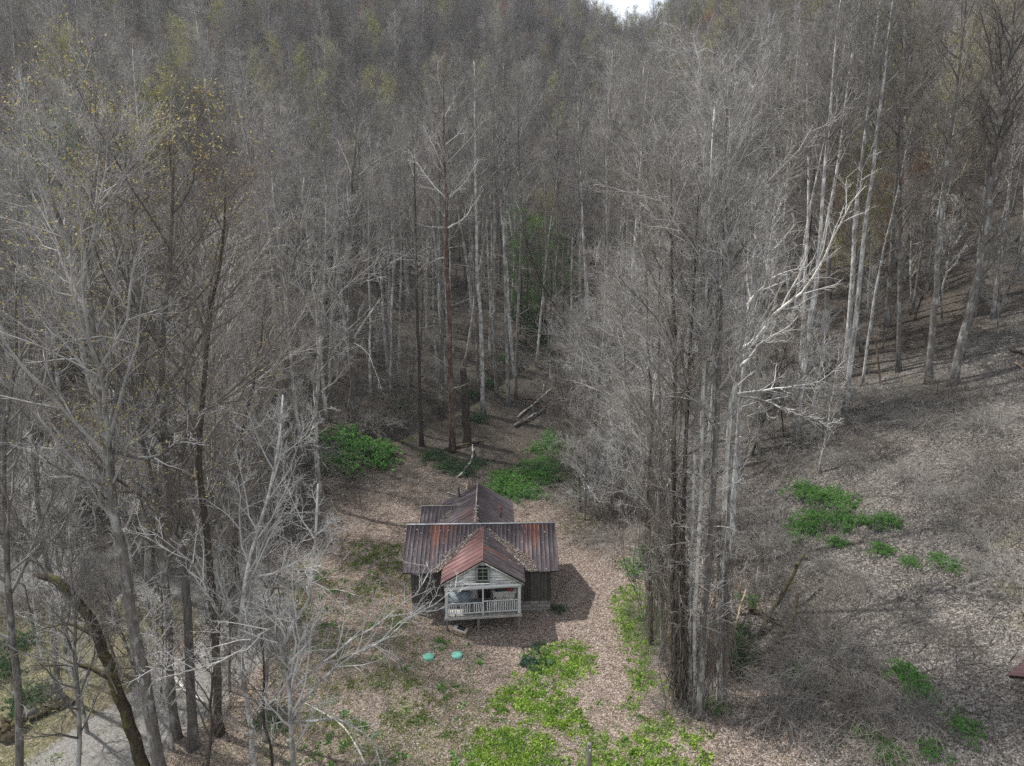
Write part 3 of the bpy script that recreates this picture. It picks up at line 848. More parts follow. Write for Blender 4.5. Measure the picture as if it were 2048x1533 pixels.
pts = []
for yrow in np.concatenate([np.arange(44, 110, 4.3), np.arange(110, 345, 3.7)]):
    w = .80 * yrow + 22
    for xx in np.arange(-w, w, 4.3 if yrow < 110 else 3.7):
        pts.append((xx, yrow))
pts = np.array(pts) + RNG.uniform(-2.1, 2.1, (len(pts), 2))
pts = pts[~open_ground(pts[:, 0], pts[:, 1])]
hx = np.array(HERO_XY)
dmin = np.min(np.hypot(pts[:, None, 0] - hx[None, :, 0], pts[:, None, 1] - hx[None, :, 1]), 1)
pts = pts[dmin > 1.6]
pts = pts[seg_dist(pts[:, 0], pts[:, 1], CREEK) > 1.4]
dist = np.hypot(pts[:, 0], pts[:, 1])
inview = np.abs(pts[:, 0]) < .76 * pts[:, 1] + 6
order = np.argsort(np.where(inview, dist, dist + 1000))
pts = pts[order]
N_IND = 232
weights = np.array([1.0, 1.0, 1.1, 1.1, 1.1, 1.1, 1.1, 1.1, .9, .9, .5, .5])[:len(VAR)]
weights = weights / weights.sum()
pick = RNG.choice(len(VAR), len(pts), p=weights)
hollow = (np.abs(pts[:, 0] - 3) < 24) & (pts[:, 1] < 105)
pick = np.where(hollow, RNG.choice([0, 1, 8, 0, 1], len(pts)), pick)
pick = np.where(pts[:, 1] > 125, RNG.choice([4, 5, 6, 7, 4, 5, 6, 7, 2, 9, 11, 10], len(pts)), pick)
rot = RNG.uniform(0, 6.28, len(pts))
scl = RNG.uniform(.72, 1.15, len(pts)) * np.where(pts[:, 1] > 110, .82, 1)
pz = H(pts[:, 0], pts[:, 1])
ANCHOR = [(o, t_) for o in COL.objects for key, t_ in (
    ('tallest tree behind the house', 'the reddish dead pine'), ('just left of the dead pine', 'the straight grey tree beside the dead pine'), ('taller of the close pair', 'the close pair of grey stems'),
    ('blackened foot', 'the tree with the blackened foot'), ('log pile behind', 'the pale tree at the log pile'), ('jagged top', 'the thick broken snag'), ('forked pale tree', 'the forked pale tree on the bank'),
    ('dark leaning tree', 'the dark leaning tree'), ('white dead stub', 'the white dead stub'), ('slim grey tree at the back', 'the slim tree at the clearing edge'), ('above the grey thicket', 'the pale tree above the thicket'),
    ('behind the vine covered', 'the pale tree behind the vines'), ('bare white forked', 'the white limbed sycamore'), ('straight grey tree with mossy', 'the mossy footed slope tree'), ('dark soil', 'the tree in dark soil'),
    ('forked mossy foot', 'the fork footed slope tree'), ('half behind brush', 'the leaning tree behind brush'), ('crooked leaning', 'the thin crooked tree'), ('large grey tree on the upper', 'the large upper slope tree'),
    ('behind the white sycamore', 'the grey tree behind the sycamore'), ('splintered stake', 'the splintered stake'), ('dark knots', 'the knotty pale poplar'), ('spreading dark tree', 'the spreading tree at centre left'),
    ('left edge of the yard', 'the grey tree at the yard edge'), ('twin stemmed', 'the twin stemmed tree'), ('road bend', 'the tree at the road bend'), ('thin dark tree at the creek', 'the dark creek bank tree')) if key in str(o.get('label', ''))]
NEAR, used_lb = {}, set()
for o, t_ in ANCHOR:
    ax_, ay_ = o.location.x, o.location.y
    d_ = np.hypot(pts[:N_IND, 0] - ax_, (pts[:N_IND, 1] - ay_) * .6)
    c_ = 0
    for k in np.argsort(d_)[:10]:
        if k in NEAR or d_[k] > 9 or c_ >= 4:
            continue
        side = 'left' if pts[k, 0] / pts[k, 1] < ax_ / ay_ else 'right'
        rel = 'behind' if pts[k, 1] > ay_ else 'in front'
        lb_ = f"{WORDS[VAR[pick[k]][0]['kind']]}, {rel} and {side} of {t_}"
        if lb_ in used_lb or len(lb_.split()) > 16:
            continue
        used_lb.add(lb_)
        NEAR[int(k)] = lb_
        c_ += 1
for k in range(N_IND):
    x, y = pts[k]
    kind = VAR[pick[k]][0]['kind']
    if abs(x) < 16:
        zone = 'round the clearing behind the house' if y < 85 else 'far up the hollow'
    elif x < 0:
        zone = ('low on the left hillside' if y < 66 else 'higher on the left hillside') if x > -48 else 'at the far left of the hillside'
    else:
        zone = ('low on the right slope' if y < 64 else 'higher on the right slope') if x < 46 else 'at the far right of the slope'
    place_tree(VAR[pick[k]], (x, y, pz[k]), rot[k], scl[k], 'tree', NEAR.get(k, f'{WORDS[kind]} {zone}'), 'tree', f'{kind} trees {zone}', tuple(RNG.normal(0, .045, 2)))

rust_v = VAR[-1]
for i, (u, v) in enumerate(((1700, 560), (1735, 540), (1770, 575), (1800, 530), (1825, 500), (1745, 600), (1890, 520), (1660, 600))):
    place_tree(rust_v, ground(u, v), i * 1.9, .62 + .05 * (i % 4), 'tree', 'small rust red tree among the grey trunks of the right slope', 'tree', 'rust red trees on the right slope')
# the rest: one wood on the far hillsides
fp = pts[N_IND:]
wm = bpy.data.meshes.new('far_woods')
wm.from_pydata([(x, y, z) for (x, y), z in zip(fp, pz[N_IND:])], [], [])
for nm, arr, ty in (('variant', pick[N_IND:], 'INT'), ('spin', rot[N_IND:], 'FLOAT'), ('size', scl[N_IND:], 'FLOAT')):
    a = wm.attributes.new(nm, ty, 'POINT')
    a.data.foreach_set('value', arr.astype(np.int32 if ty == 'INT' else np.float32))
woods = tag(link('far_woods', wm), 'dense bare grey wood covering the far hillsides up to the ridge', None, None, 'stuff')
ng = bpy.data.node_groups.new('far_woods', 'GeometryNodeTree')
ng.interface.new_socket('Geometry', in_out='INPUT', socket_type='NodeSocketGeometry')
ng.interface.new_socket('Geometry', in_out='OUTPUT', socket_type='NodeSocketGeometry')
gi, go = ng.nodes.new('NodeGroupInput'), ng.nodes.new('NodeGroupOutput')
iop = ng.nodes.new('GeometryNodeInstanceOnPoints')
join = ng.nodes.new('GeometryNodeJoinGeometry')
first = {}
for o in COL.objects:
    if o.type == 'MESH' and o.parent is not None:
        first.setdefault(o.data.name, o)
g2is = []
for s, t_me, c_me, l_me in VAR:
    jj = ng.nodes.new('GeometryNodeJoinGeometry')
    for me in (t_me, c_me, l_me):
        if me is None:
            continue
        if me.name not in first:
            continue
        oi = ng.nodes.new('GeometryNodeObjectInfo')
        oi.inputs['Object'].default_value = first[me.name]
        ng.links.new(oi.outputs['Geometry'], jj.inputs[0])
    gg = ng.nodes.new('GeometryNodeGeometryToInstance')
    ng.links.new(jj.outputs[0], gg.inputs[0])
    g2is.append(gg)
for gg in reversed(g2is):
    ng.links.new(gg.outputs[0], join.inputs[0])
def attr(nm, ty):
    n = ng.nodes.new('GeometryNodeInputNamedAttribute')
    n.data_type = ty
    n.inputs['Name'].default_value = nm
    return n
av_, as_, az_ = attr('variant', 'INT'), attr('spin', 'FLOAT'), attr('size', 'FLOAT')
cx = ng.nodes.new('ShaderNodeCombineXYZ')
ng.links.new(as_.outputs['Attribute'], cx.inputs['Z'])
ng.links.new(gi.outputs[0], iop.inputs['Points'])
ng.links.new(join.outputs[0], iop.inputs['Instance'])
iop.inputs['Pick Instance'].default_value = True
ng.links.new(av_.outputs['Attribute'], iop.inputs['Instance Index'])
ng.links.new(cx.outputs[0], iop.inputs['Rotation'])
ng.links.new(az_.outputs['Attribute'], iop.inputs['Scale'])
ng.links.new(iop.outputs[0], go.inputs[0])
mod = woods.modifiers.new('scatter', 'NODES')
mod.node_group = ng

# ------------------------------------------------------------------ the abandoned house
def roof_metal(name, red):
    m, nt, b = new_mat(name, .62)
    b.inputs['Metallic'].default_value = .15
    n1 = N(nt, 'ShaderNodeTexNoise', Scale=3.0, Detail=6, Roughness=.7)
    nt.links.new(coords(nt, (3.0, .45, 1), 60), n1.inputs['Vector'])
    lo, mi, hi = (((.034, .028, .031), (.066, .054, .059), (.125, .104, .11)) if not red else ((.11, .062, .062), (.19, .105, .10), (.27, .17, .165)))
    r1 = ramp(nt, [(.3, lo), (.52, mi), (.72, hi)])
    nt.links.new(n1.outputs['Fac'], r1.inputs['Fac'])
    n2 = N(nt, 'ShaderNodeTexNoise', Scale=1.3, Detail=5, Roughness=.65)
    nt.links.new(coords(nt, (3.5, .55, 1), 33), n2.inputs['Vector'])
    at = N(nt, 'ShaderNodeAttribute', attribute_name='rust', attribute_type='OBJECT')
    ad = N(nt, 'ShaderNodeMath', operation='ADD')
    nt.links.new(n2.outputs['Fac'], ad.inputs[0])
    nt.links.new(at.outputs['Fac'], ad.inputs[1])
    mr = nt.nodes.new('ShaderNodeMapRange')
    mr.inputs['From Min'].default_value = .60
    mr.inputs['From Max'].default_value = 1.12
    tcr = nt.nodes.new('ShaderNodeTexCoord')
    sxr = nt.nodes.new('ShaderNodeSeparateXYZ')
    nt.links.new(tcr.outputs['Object'], sxr.inputs[0])
    fd = N(nt, 'ShaderNodeMath', operation='MULTIPLY_ADD')
    fd.inputs[1].default_value = -.085
    nt.links.new(sxr.outputs[1], fd.inputs[0])
    nt.links.new(ad.outputs[0], fd.inputs[2])
    nt.links.new(fd.outputs[0], mr.inputs['Value'])
    mx = N(nt, 'ShaderNodeMixRGB')
    mx.inputs['Color2'].default_value = (.30, .105, .055, 1)
    nt.links.new(mr.outputs[0], mx.inputs['Fac'])
    nt.links.new(r1.outputs['Color'], mx.inputs['Color1'])
    # pale chalky streaks
    n3 = N(nt, 'ShaderNodeTexNoise', Scale=2.0, Detail=4, Roughness=.7)
    nt.links.new(coords(nt, (5, .35, 1), 71), n3.inputs['Vector'])
    a3 = N(nt, 'ShaderNodeAttribute', attribute_name='chalk', attribute_type='OBJECT')
    d3 = N(nt, 'ShaderNodeMath', operation='ADD')
    nt.links.new(n3.outputs['Fac'], d3.inputs[0])
    nt.links.new(a3.outputs['Fac'], d3.inputs[1])
    m3 = nt.nodes.new('ShaderNodeMapRange')
    m3.inputs['From Min'].default_value = .82
    m3.inputs['From Max'].default_value = 1.0
    m3.inputs['To Max'].default_value = .75
    nt.links.new(d3.outputs[0], m3.inputs['Value'])
    mx3 = N(nt, 'ShaderNodeMixRGB')
    mx3.inputs['Color2'].default_value = (.40, .38, .40, 1)
    nt.links.new(m3.outputs[0], mx3.inputs['Fac'])
    nt.links.new(mx.outputs['Color'], mx3.inputs['Color1'])
    nt.links.new(vary(nt, mx3.outputs['Color'], .76, 1.24), b.inputs['Base Color'])
    bump(nt, b, n1.outputs['Fac'], .25, .01)
    return m
M['roof_dark'] = roof_metal('roof_dark', False)
M['roof_red'] = roof_metal('roof_red', True)
M['flashing'] = mat_noise('flashing', [(.3, (.14, .14, .15)), (.7, (.36, .37, .39))], 3, 4, (1, 1, 1), .5)
M['tar'] = mat_noise('tar', [(.3, (.012, .012, .014)), (.7, (.03, .03, .034))], 5, 4)
M['board_dark'] = mat_noise('board_dark', [(.28, (.030, .024, .020)), (.5, (.065, .054, .047)), (.75, (.13, .115, .105))], 3.0, 6, (6, 6, .5), .9, .4, .7, 1.35)
M['board_white'] = mat_noise('board_white', [(.36, (.19, .175, .155)), (.46, (.55, .555, .55)), (.64, (.78, .80, .81))], 2.2, 7, (.6, 2, 5), .75, .3, .88, 1.08)
M['post_white'] = mat_noise('post_white', [(.32, (.22, .20, .18)), (.47, (.52, .52, .51)), (.72, (.72, .73, .73))], 4, 7, (2, 2, .7), .75, .3, .9, 1.08)
M['board_worn'] = mat_noise('board_worn', [(.3, (.12, .105, .09)), (.5, (.28, .26, .235)), (.75, (.55, .54, .52))], 3, 6, (3, 3, 1), .9, .3, .75, 1.25)
M['frame_green'] = mat_noise('frame_green', [(.3, (.20, .23, .20)), (.7, (.36, .40, .36))], 8, 5)
M['stone'] = mat_noise('stone', [(.3, (.12, .11, .10)), (.5, (.22, .205, .185)), (.75, (.36, .34, .31))], 5, 6, (1, 1, 1), .95, .5, .7, 1.3)
M['shadow_timber'] = mat_noise('shadow_timber', [(.3, (.018, .014, .012)), (.7, (.05, .042, .035))], 3, 4)
M['wood_raw'] = mat_noise('wood_raw', [(.3, (.26, .19, .12)), (.7, (.46, .36, .25))], 3, 5, (3, 3, .6), .9, .2)
M['wood_grey'] = mat_noise('wood_grey', [(.3, (.10, .09, .08)), (.7, (.24, .22, .20))], 4, 6, (3, 3, .5), .9, .4)
M['rust'] = mat_noise('rust', [(.3, (.06, .03, .02)), (.7, (.20, .085, .045))], 6, 5)
gm, gnt, gb = new_mat('old_glass', .12)
gb.inputs['Base Color'].default_value = (.012, .014, .014, 1)
gb.inputs['Specular IOR Level'].default_value = .4
M['glass'] = gm

house = link('abandoned_house', None, None, (-1.84, 37.6, 0), (0, 0, math.radians(1.7)))
tag(house, 'old wooden house with rusty brown metal roofs and a white gabled porch on stilts', 'house')
PX = .13
UB = MB()
UB.box((0, 0, 0), (1, 1, 1))
UNIT = {}
def unit(mat):
    if mat not in UNIT:
        UNIT[mat] = UB.mesh('board', M[mat])
    return UNIT[mat]
def board(name, mat, parent, c, size, rot=(0, 0, 0)):
    return link(name, unit(mat), parent, c, rot, size)
def slab(name, mat, parent, c, size, rot=None):
    mb = MB()
    mb.box(c, size, rot)
    return link(name, mb.mesh(name, M[mat]), parent)
hr = np.random.default_rng(21)

def panel_mesh(w, L, ribs, hgt):
    """ribbed sheet, x across, y down the slope, z out; real thickness"""
    top = []
    for i in range(ribs):
        c = -w / 2 + w * i / (ribs - 1)
        e = .022
        if i > 0:
            top += [(c - 1.6 * e, 0.0)]
        top += [(c - (e if i else 0), hgt if i in (0, ribs - 1) else hgt * .7), (c + (e if i < ribs - 1 else 0), hgt if i in (0, ribs - 1) else hgt * .7)]
        if i < ribs - 1:
            top += [(c + 1.6 * e, 0.0)]
    p = [(x, 0, z) for x, z in top] + [(top[-1][0], 0, -.014), (top[0][0], 0, -.014)]
    n = len(p)
    V = np.array(p, float)
    V2 = V + np.array([0, L, 0])
    Q = [(i, n + i, n + (i + 1) % n, (i + 1) % n) for i in range(n)]
    return mesh_np('roof_panel', np.concatenate([V, V2]), Q, [(0, i, i + 1) for i in range(1, n - 1)] + [(n, n + i + 1, n + i) for i in range(1, n - 1)])

def slope(parent, a, b, d, L, w, mat, rust=lambda i, n: 0, chalk=lambda i, n: 0, ribs=3, hgt=.014, sag=0.0):
    a, b, d = Vector(a), Vector(b), Vector(d).normalized()
    run = (b - a)
    n = max(1, round(run.length / w))
    w = run.length / n
    x = run.normalized()
    nz = x.cross(d)
    if nz.z < 0:
        x = -x
        nz = -nz
    me = panel_mesh(w - .006, L, ribs, hgt)
    me.materials.append(M[mat])
    for i in range(n):
        p = a + run * ((i + .5) / n) + nz * (.03 + hr.uniform(0, .008))
        m = Matrix((x, d, nz)).transposed().to_4x4()
        o = link('roof_panel', me, parent)
        o.matrix_local = Matrix.Translation(p) @ m @ Matrix.Rotation(hr.normal(0, .004), 4, 'X') @ Matrix.Diagonal((1, 1 + hr.normal(0, .004), 1, 1))
        o['rust'] = float(rust(i, n))
        o['chalk'] = float(chalk(i, n))

def gable_deck(name, mat, ridge_a, ridge_b, da, db, L):
    """the boarded roof body under the sheets"""
    mb = MB()
    for d in (da, db):
        d = Vector(d).normalized()
        a, b = Vector(ridge_a), Vector(ridge_b)
        pts_ = [a, b, b + d * (L - .04), a + d * (L - .04)]
        n = (b - a).cross(d)
        if n.z > 0:
            n = -n
        mb.prism([tuple(p) for p in pts_], tuple(n.normalized() * .09))
    return link(name, mb.mesh(name, M[mat]), house)

s_ = .557
main_roof = gable_deck('main_roof', 'shadow_timber', (-4.6, 2.65, 4.63), (4.6, 2.65, 4.63), (0, -1, -s_), (0, 1, -s_), 3.49)
def rust_main(i, n):
    x = i / n
    return {0: .06, 1: .05, 2: .16, 3: .34, 4: .24, 5: .16, 6: .06, 13: .05, 14: .26, 15: .30, 16: .14, 17: .1}.get(i, -.04) if n > 14 else 0
slope(main_roof, (-4.63, 2.65, 4.63), (4.63, 2.65, 4.63), (0, -1, -s_), 3.49, .515, 'roof_dark', rust_main, lambda i, n: .12 if i in (0, 17) else -.05)
slope(main_roof, (4.63, 2.65, 4.63), (-4.63, 2.65, 4.63), (0, 1, -s_), 3.49, .515, 'roof_dark', lambda i, n: hr.uniform(-.1, .2))
for d in (-1, 1):
    mb = MB()
    mb.prism([(-4.66, 2.65, 4.70), (4.66, 2.65, 4.70), (4.66, 2.65 + d * .07, 4.70 - s_ * .07), (-4.66, 2.65 + d * .07, 4.70 - s_ * .07)], (0, 0, .02))
    link('ridge_cap', mb.mesh('ridge_cap', M['flashing' if d < 0 else 'tar']), main_roof)
# porch roof
sp_ = .595
porch_roof = gable_deck('porch_roof', 'shadow_timber', (PX, -2.03, 4.53), (PX, 2.42, 4.53), (-1, 0, -sp_), (1, 0, -sp_), 2.76)
slope(porch_roof, (PX, -2.07, 4.55), (PX, 2.46, 4.55), (-1, 0, -sp_), 2.78, .50, 'roof_red', lambda i, n: .12 if i == 2 else -.05, lambda i, n: -.1, ribs=5, hgt=.026)  # left slope: the sun on it is put into lighter, pinker sheet colour
slope(porch_roof, (PX, -2.07, 4.55), (PX, 2.46, 4.55), (1, 0, -sp_), 2.78, .50, 'roof_dark', lambda i, n: .30 if i == 3 else (.08 if i < 3 else -.1), lambda i, n: -.1, ribs=5, hgt=.026)  # right slope of the same roof: its shade is put into darker sheets
mb = MB()
mb.tube([(PX, -2.09, 4.585), (PX, 2.45, 4.585)], [.035, .035], 6)
link('ridge_cap', mb.mesh('ridge_cap', M['roof_red'], True), porch_roof)
for s in (-1, 1):   # barge boards under the verge
    mb = MB()
    mb.prism([(PX, -2.06, 4.50), (PX + s * 2.36, -2.06, 4.50 - sp_ * 2.36), (PX + s * 2.36, -2.06, 4.38 - sp_ * 2.36), (PX, -2.06, 4.38)], (0, .03, 0))
    link('barge_board', mb.mesh('barge_board', M['board_worn']), porch_roof)
# rear wing and lean-to
sw = .584
rear_roof = gable_deck('rear_roof', 'shadow_timber', (-.4, 3.1, 4.38), (-.4, 10.15, 4.38), (-1, 0, -sw), (1, 0, -sw), 2.97)
slope(rear_roof, (-.4, 3.1, 4.4), (-.4, 10.2, 4.4), (-1, 0, -sw), 2.98, .51, 'roof_dark', lambda i, n: .16 if i < 6 else 0, lambda i, n: .22 if i > 8 else .08)
slope(rear_roof, (-.4, 3.1, 4.4), (-.4, 10.2, 4.4), (1, 0, -sw), 2.98, .51, 'roof_dark', lambda i, n: .02, lambda i, n: .12)
mb = MB()
mb.tube([(-.4, 3.1, 4.445), (-.4, 10.22, 4.445)], [.04, .04], 6)
link('ridge_cap', mb.mesh('ridge_cap', M['board_worn'], True), rear_roof)
side_roof = gable_deck('lean_to_roof', 'shadow_timber', (-4.22, 7.9, 3.6), (-1.6, 7.9, 3.6), (0, -1, -.42), (0, 1, -.42), 2.2)
slope(side_roof, (-4.27, 7.9, 3.62), (-1.6, 7.9, 3.62), (0, -1, -.42), 2.22, .52, 'roof_dark', lambda i, n: 0, lambda i, n: .16)
slope(side_roof, (-4.27, 7.9, 3.62), (-1.6, 7.9, 3.62), (0, 1, -.42), 2.22, .52, 'roof_dark')
mb = MB()
mb.tube([(-4.29, 7.9, 3.67), (-1.9, 7.9, 3.67)], [.04, .04], 6)
link('ridge_cap', mb.mesh('ridge_cap', M['board_worn'], True), side_roof)
mb = MB()
mb.prism([(-4.30, 7.9, 3.62), (-4.30, 5.88, 3.62 - .42 * 2.02), (-4.30, 5.88, 3.50 - .42 * 2.02), (-4.30, 7.9, 3.50)], (.03, 0, 0))
link('barge_board', mb.mesh('barge_board', M['board_worn']), side_roof)

# walls: sheathing with every board on it
def wall(name, a, b, z0, ztop, mat, bw=.21, skip=None, out=1, pick_mat=None):
    """vertical boards from a to b (X, Y), top given by ztop(t)"""
    a, b = np.array(a, float), np.array(b, float)
    L = np.linalg.norm(b - a)
    d = (b - a) / L
    nrm = np.array([d[1], -d[0]]) * out
    th = math.atan2(d[1], d[0])
    mb = MB()
    K = 9
    pts_ = [(*(a + d * L * t - nrm * .03), z0) for t in (0, 1)] + [(*(a + d * L * t - nrm * .03), ztop(t) - .03) for t in np.linspace(1, 0, K)]
    mb.prism(pts_, (*(-nrm * .08), 0))
    w = link(name, mb.mesh(name, M['shadow_timber']), house)
    n = round(L / bw)
    bw = L / n
    for i in range(n):
        t = (i + .5) / n
        if skip and skip(t * L):
            continue
        zt = min(ztop(i / n), ztop((i + 1) / n)) - hr.uniform(0, .02)
        zb = z0 - hr.uniform(0, .05)
        c = a + d * L * t + nrm * hr.uniform(0, .012)
        mm = pick_mat(t * L) if pick_mat else mat
        board('plank', mm, w, (c[0], c[1], (zt + zb) / 2), (bw - .012, .035, zt - zb), (0, hr.normal(0, .004), th))
    return w
def under_main(Y):
    return 4.63 - s_ * abs(Y - 2.65) - .10
front_wall = wall('front_wall', (-4.15, 0), (4.15, 0), .85, lambda t: 3.05, 'board_dark', .2, skip=lambda x: 3.9 < x < 4.75, pick_mat=lambda x: 'board_white' if 2.45 < x < 6.35 else 'board_dark')
wall('side_wall', (-4.15, 0), (-4.15, 5.3), .85, lambda t: under_main(5.3 * t), 'board_dark', .24, out=-1)
wall('side_wall', (4.15, 0), (4.15, 5.3), .85, lambda t: under_main(5.3 * t), 'board_dark', .24, out=1)
wall('rear_wall', (-4.15, 5.3), (4.15, 5.3), .95, lambda t: 3.0, 'board_dark', .25, out=-1)
wall('rear_wall', (-2.65, 9.9), (1.85, 9.9), .95, lambda t: 4.28 - sw * abs(-2.65 + 4.5 * t + .4), 'board_dark', .25, out=-1)
wall('side_wall', (1.85, 5.4), (1.85, 9.9), .95, lambda t: 2.95, 'board_dark', .25, out=1)
wall('side_wall', (-4.0, 6.2), (-4.0, 9.6), .95, lambda t: 3.48 - .42 * abs(6.2 + 3.4 * t - 7.9), 'board_dark', .25, out=-1)
wall('rear_wall', (-4.0, 9.6), (-2.65, 9.6), .95, lambda t: 2.8, 'board_dark', .25, out=-1)
wall('rear_wall', (-4.0, 6.15), (-2.6, 6.15), .95, lambda t: 2.8, 'board_dark', .25, out=1)
# doorway in the porch: door slab painted dark as the unlit open interior, with frame
door = slab('door', 'shadow_timber', house, (.18, .055, 1.98), (.80, .04, 1.70))
board('panel', 'board_dark', door, (0, .02, 1.62), (.56, .03, .6))
board('panel', 'board_dark', door, (.30, .02, 2.4), (.28, .03, .55))
for x in (-.25, .61):
    board('door_frame', 'board_worn', house, (x, -.03, 1.98), (.09, .07, 1.75))
# stone foundation, course by course
fnd = slab('foundation', 'shadow_timber', house, (0, .12, .25), (8.2, .16, 1.15))
for row in range(4):
    x = -4.15
    while x < 4.1:
        w = hr.uniform(.28, .62)
        w = min(w, 4.16 - x)
        if w > .12:
            board('stone', 'stone', fnd, (x + w / 2, .035 + hr.uniform(-.015, .015), -.14 + row * .24 + .12), (w - .025, .09, .215), (0, 0, hr.normal(0, .02)))
        x += w
slab('foundation', 'stone', house, (4.08, 2.7, .35), (.14, 5.1, .98))
slab('foundation', 'stone', house, (-4.08, 2.7, .35), (.14, 5.1, .98))
slab('foundation', 'stone', house, (-.4, 7.6, .4), (4.4, 4.5, 1.1))
slab('foundation', 'stone', house, (-3.3, 7.9, .4), (1.3, 3.2, 1.1))

# the porch
def sag(X):
    return .045 * (X - PX)
def zrot():
    return -math.atan(.045)
floor = link('porch_floor', None, house)
fl = MB()
for yj in (-1.72, -.9, -.12):
    fl.box((PX, yj, .93), (4.3, .09, .16), Matrix.Rotation(zrot(), 3, 'Y'))
link('joist', fl.mesh('joist', M['shadow_timber']), floor)
nb = 30
for i in range(nb):
    X = PX - 2.2 + 4.4 * (i + .5) / nb
    board('floor_board', 'board_worn', floor, (X, -.98 + hr.uniform(-.02, .02), 1.06 + sag(X)), (4.4 / nb - .012, 1.93, .04), (0, zrot(), hr.normal(0, .004)))
board('front_beam', 'board_worn', floor, (PX, -1.98, .99), (4.46, .05, .15), (0, zrot(), 0))
for X, zf in ((-2.08, -.25), (-.28, -.25), (2.08, -.25)):
    board('stilt', 'wood_grey', house, (PX + X, -1.8, (.95 + sag(PX + X) + zf) / 2), (.13, .13, .95 + sag(PX + X) - zf), (hr.normal(0, .01), hr.normal(0, .015), 0))
for X, w in ((-2.08, .17), (2.08, .17)):
    zb, zt = .95 + sag(PX + X), 2.74 + sag(PX + X)
    board('porch_post', 'post_white', house, (PX + X, -1.83, (zb + zt) / 2), (w, .17, zt - zb), (0, .0, 0))
    board('porch_post', 'board_white', house, (PX + X, -.02 - .07, 1.9), (.1, .1, 1.9))
board('porch_post', 'post_white', house, (PX, -1.83, 1.91), (.085, .085, 1.66))
board('header', 'board_white', house, (PX, -1.86, 2.83), (4.4, .06, .20), (0, zrot(), 0))
# side plates of the porch
for s in (-1, 1):
    board('header', 'board_worn', house, (PX + s * 2.1, -.95, 2.86 + sag(PX + s * 2.1)), (.09, 1.75, .14))
    rail_s = board('side_rail', 'post_white', house, (PX + s * 2.08, -.93, 1.93 + sag(PX + s * 2.1)), (.06, 1.7, .06))
# railing
railing = link('railing', None, house)
for x0, x1, tidy in ((-2.0, -.05, False), (.05, 2.0, True)):
    xm = PX + (x0 + x1) / 2
    board('rail', 'post_white', railing, (xm, -1.84, (1.86 if not tidy else 1.93) + sag(xm)), (x1 - x0, .06, .055), (0, zrot() if tidy else zrot() * .6, 0))
    board('rail', 'post_white', railing, (xm, -1.84, 1.24 + sag(xm)), (x1 - x0, .06, .055), (0, zrot(), 0))
    n = 15
    for i in range(n):
        X = PX + x0 + (x1 - x0) * (i + .5) / n
        if not tidy and i in (4, 10):
            continue
        if tidy and i in (0,):
            continue
        ty = 0 if tidy and i > 4 else hr.normal(0, .05)
        board('baluster', 'post_white', railing, (X, -1.84, 1.56 + sag(X)), (.052, .03, .62), (0, ty, 0))
# gable boards and window
gable = link('gable_wall', None, house)
mb = MB()
mb.prism([(PX - 2.2, -1.78, 2.92), (PX + 2.2, -1.78, 2.95), (PX + 2.2, -1.78, 3.12), (PX, -1.78, 4.42), (PX - 2.2, -1.78, 3.1)], (0, .04, 0))
link('sheathing', mb.mesh('sheathing', M['shadow_timber']), gable)
z = 2.90
ph = .158
while z < 4.35:
    zt = min(z + ph - .008, 4.40)
    def half(zz):
        return min(2.24, (4.45 - zz) / sp_)
    def wleft(zz):
        return -half(zz)
    segs = [(-1, 1)]
    if zt > 3.20 and z < 4.04:
        segs = [(-1, -.37), (.37, 1)]
    for s0, s1 in segs:
        xa0 = -half(z) if s0 == -1 else s0
        xa1 = -half(zt) if s0 == -1 else s0
        xb0 = half(z) if s1 == 1 else s1
        xb1 = half(zt) if s1 == 1 else s1
        if xb0 - xa0 < .05 or xb1 - xa1 < 0:
            continue
        tilt = hr.normal(0, .006)
        mb = MB()
        mb.prism([(PX + xa0, -1.83, z), (PX + xb0, -1.83 , z + tilt), (PX + xb1, -1.805, zt + tilt), (PX + xa1, -1.805, zt)], (0, .022, 0))
        link('plank', mb.mesh('plank', M['board_white']), gable)
    z += ph
win = slab('window', 'glass', house, (PX, -1.815, 3.62), (.56, .02, .70))
for x in (-.325, .325):
    board('window_frame', 'frame_green', win, (PX + x, -1.85, 3.62), (.09, .06, .84))
for zz in (3.235, 4.0):
    board('window_frame', 'frame_green', win, (PX, -1.852, zz), (.74, .064, .075))
board('muntin', 'frame_green', win, (PX, -1.84, 3.62), (.028, .03, .70))
for zz in (3.50, 3.76):
    board('muntin', 'frame_green', win, (PX, -1.842, zz), (.56, .03, .026))
for c in (-1, 1):
    for r in range(3):
        board('pane', 'glass', win, (PX + c * .145, -1.832, 3.37 + r * .255), (.25, .006, .22), (hr.normal(0, .01), 0, 0))
# flues
mb = MB()
mb.tube([(1.25, 6.3, 3.0), (1.25, 6.3, 4.15)], [.075, .075], 10)
mb.tube([(1.25, 6.3, 4.1), (1.25, 6.3, 4.2)], [.09, .09], 10)
link('flue_pipe', mb.mesh('flue_pipe', M['rust'], True), house)
mb = MB()
mb.tube([(-1.62, 9.4, 3.4), (-1.75, 9.4, 4.35)], [.06, .06], 8)
link('vent_pipe', mb.mesh('vent_pipe', M['tar'], True), house)

HW = house.matrix_basis.copy()
HW = Matrix.Translation(house.location) @ Matrix.Rotation(math.radians(1.7), 4, 'Z')
def hw(p):
    return np.array(HW @ Vector(p))

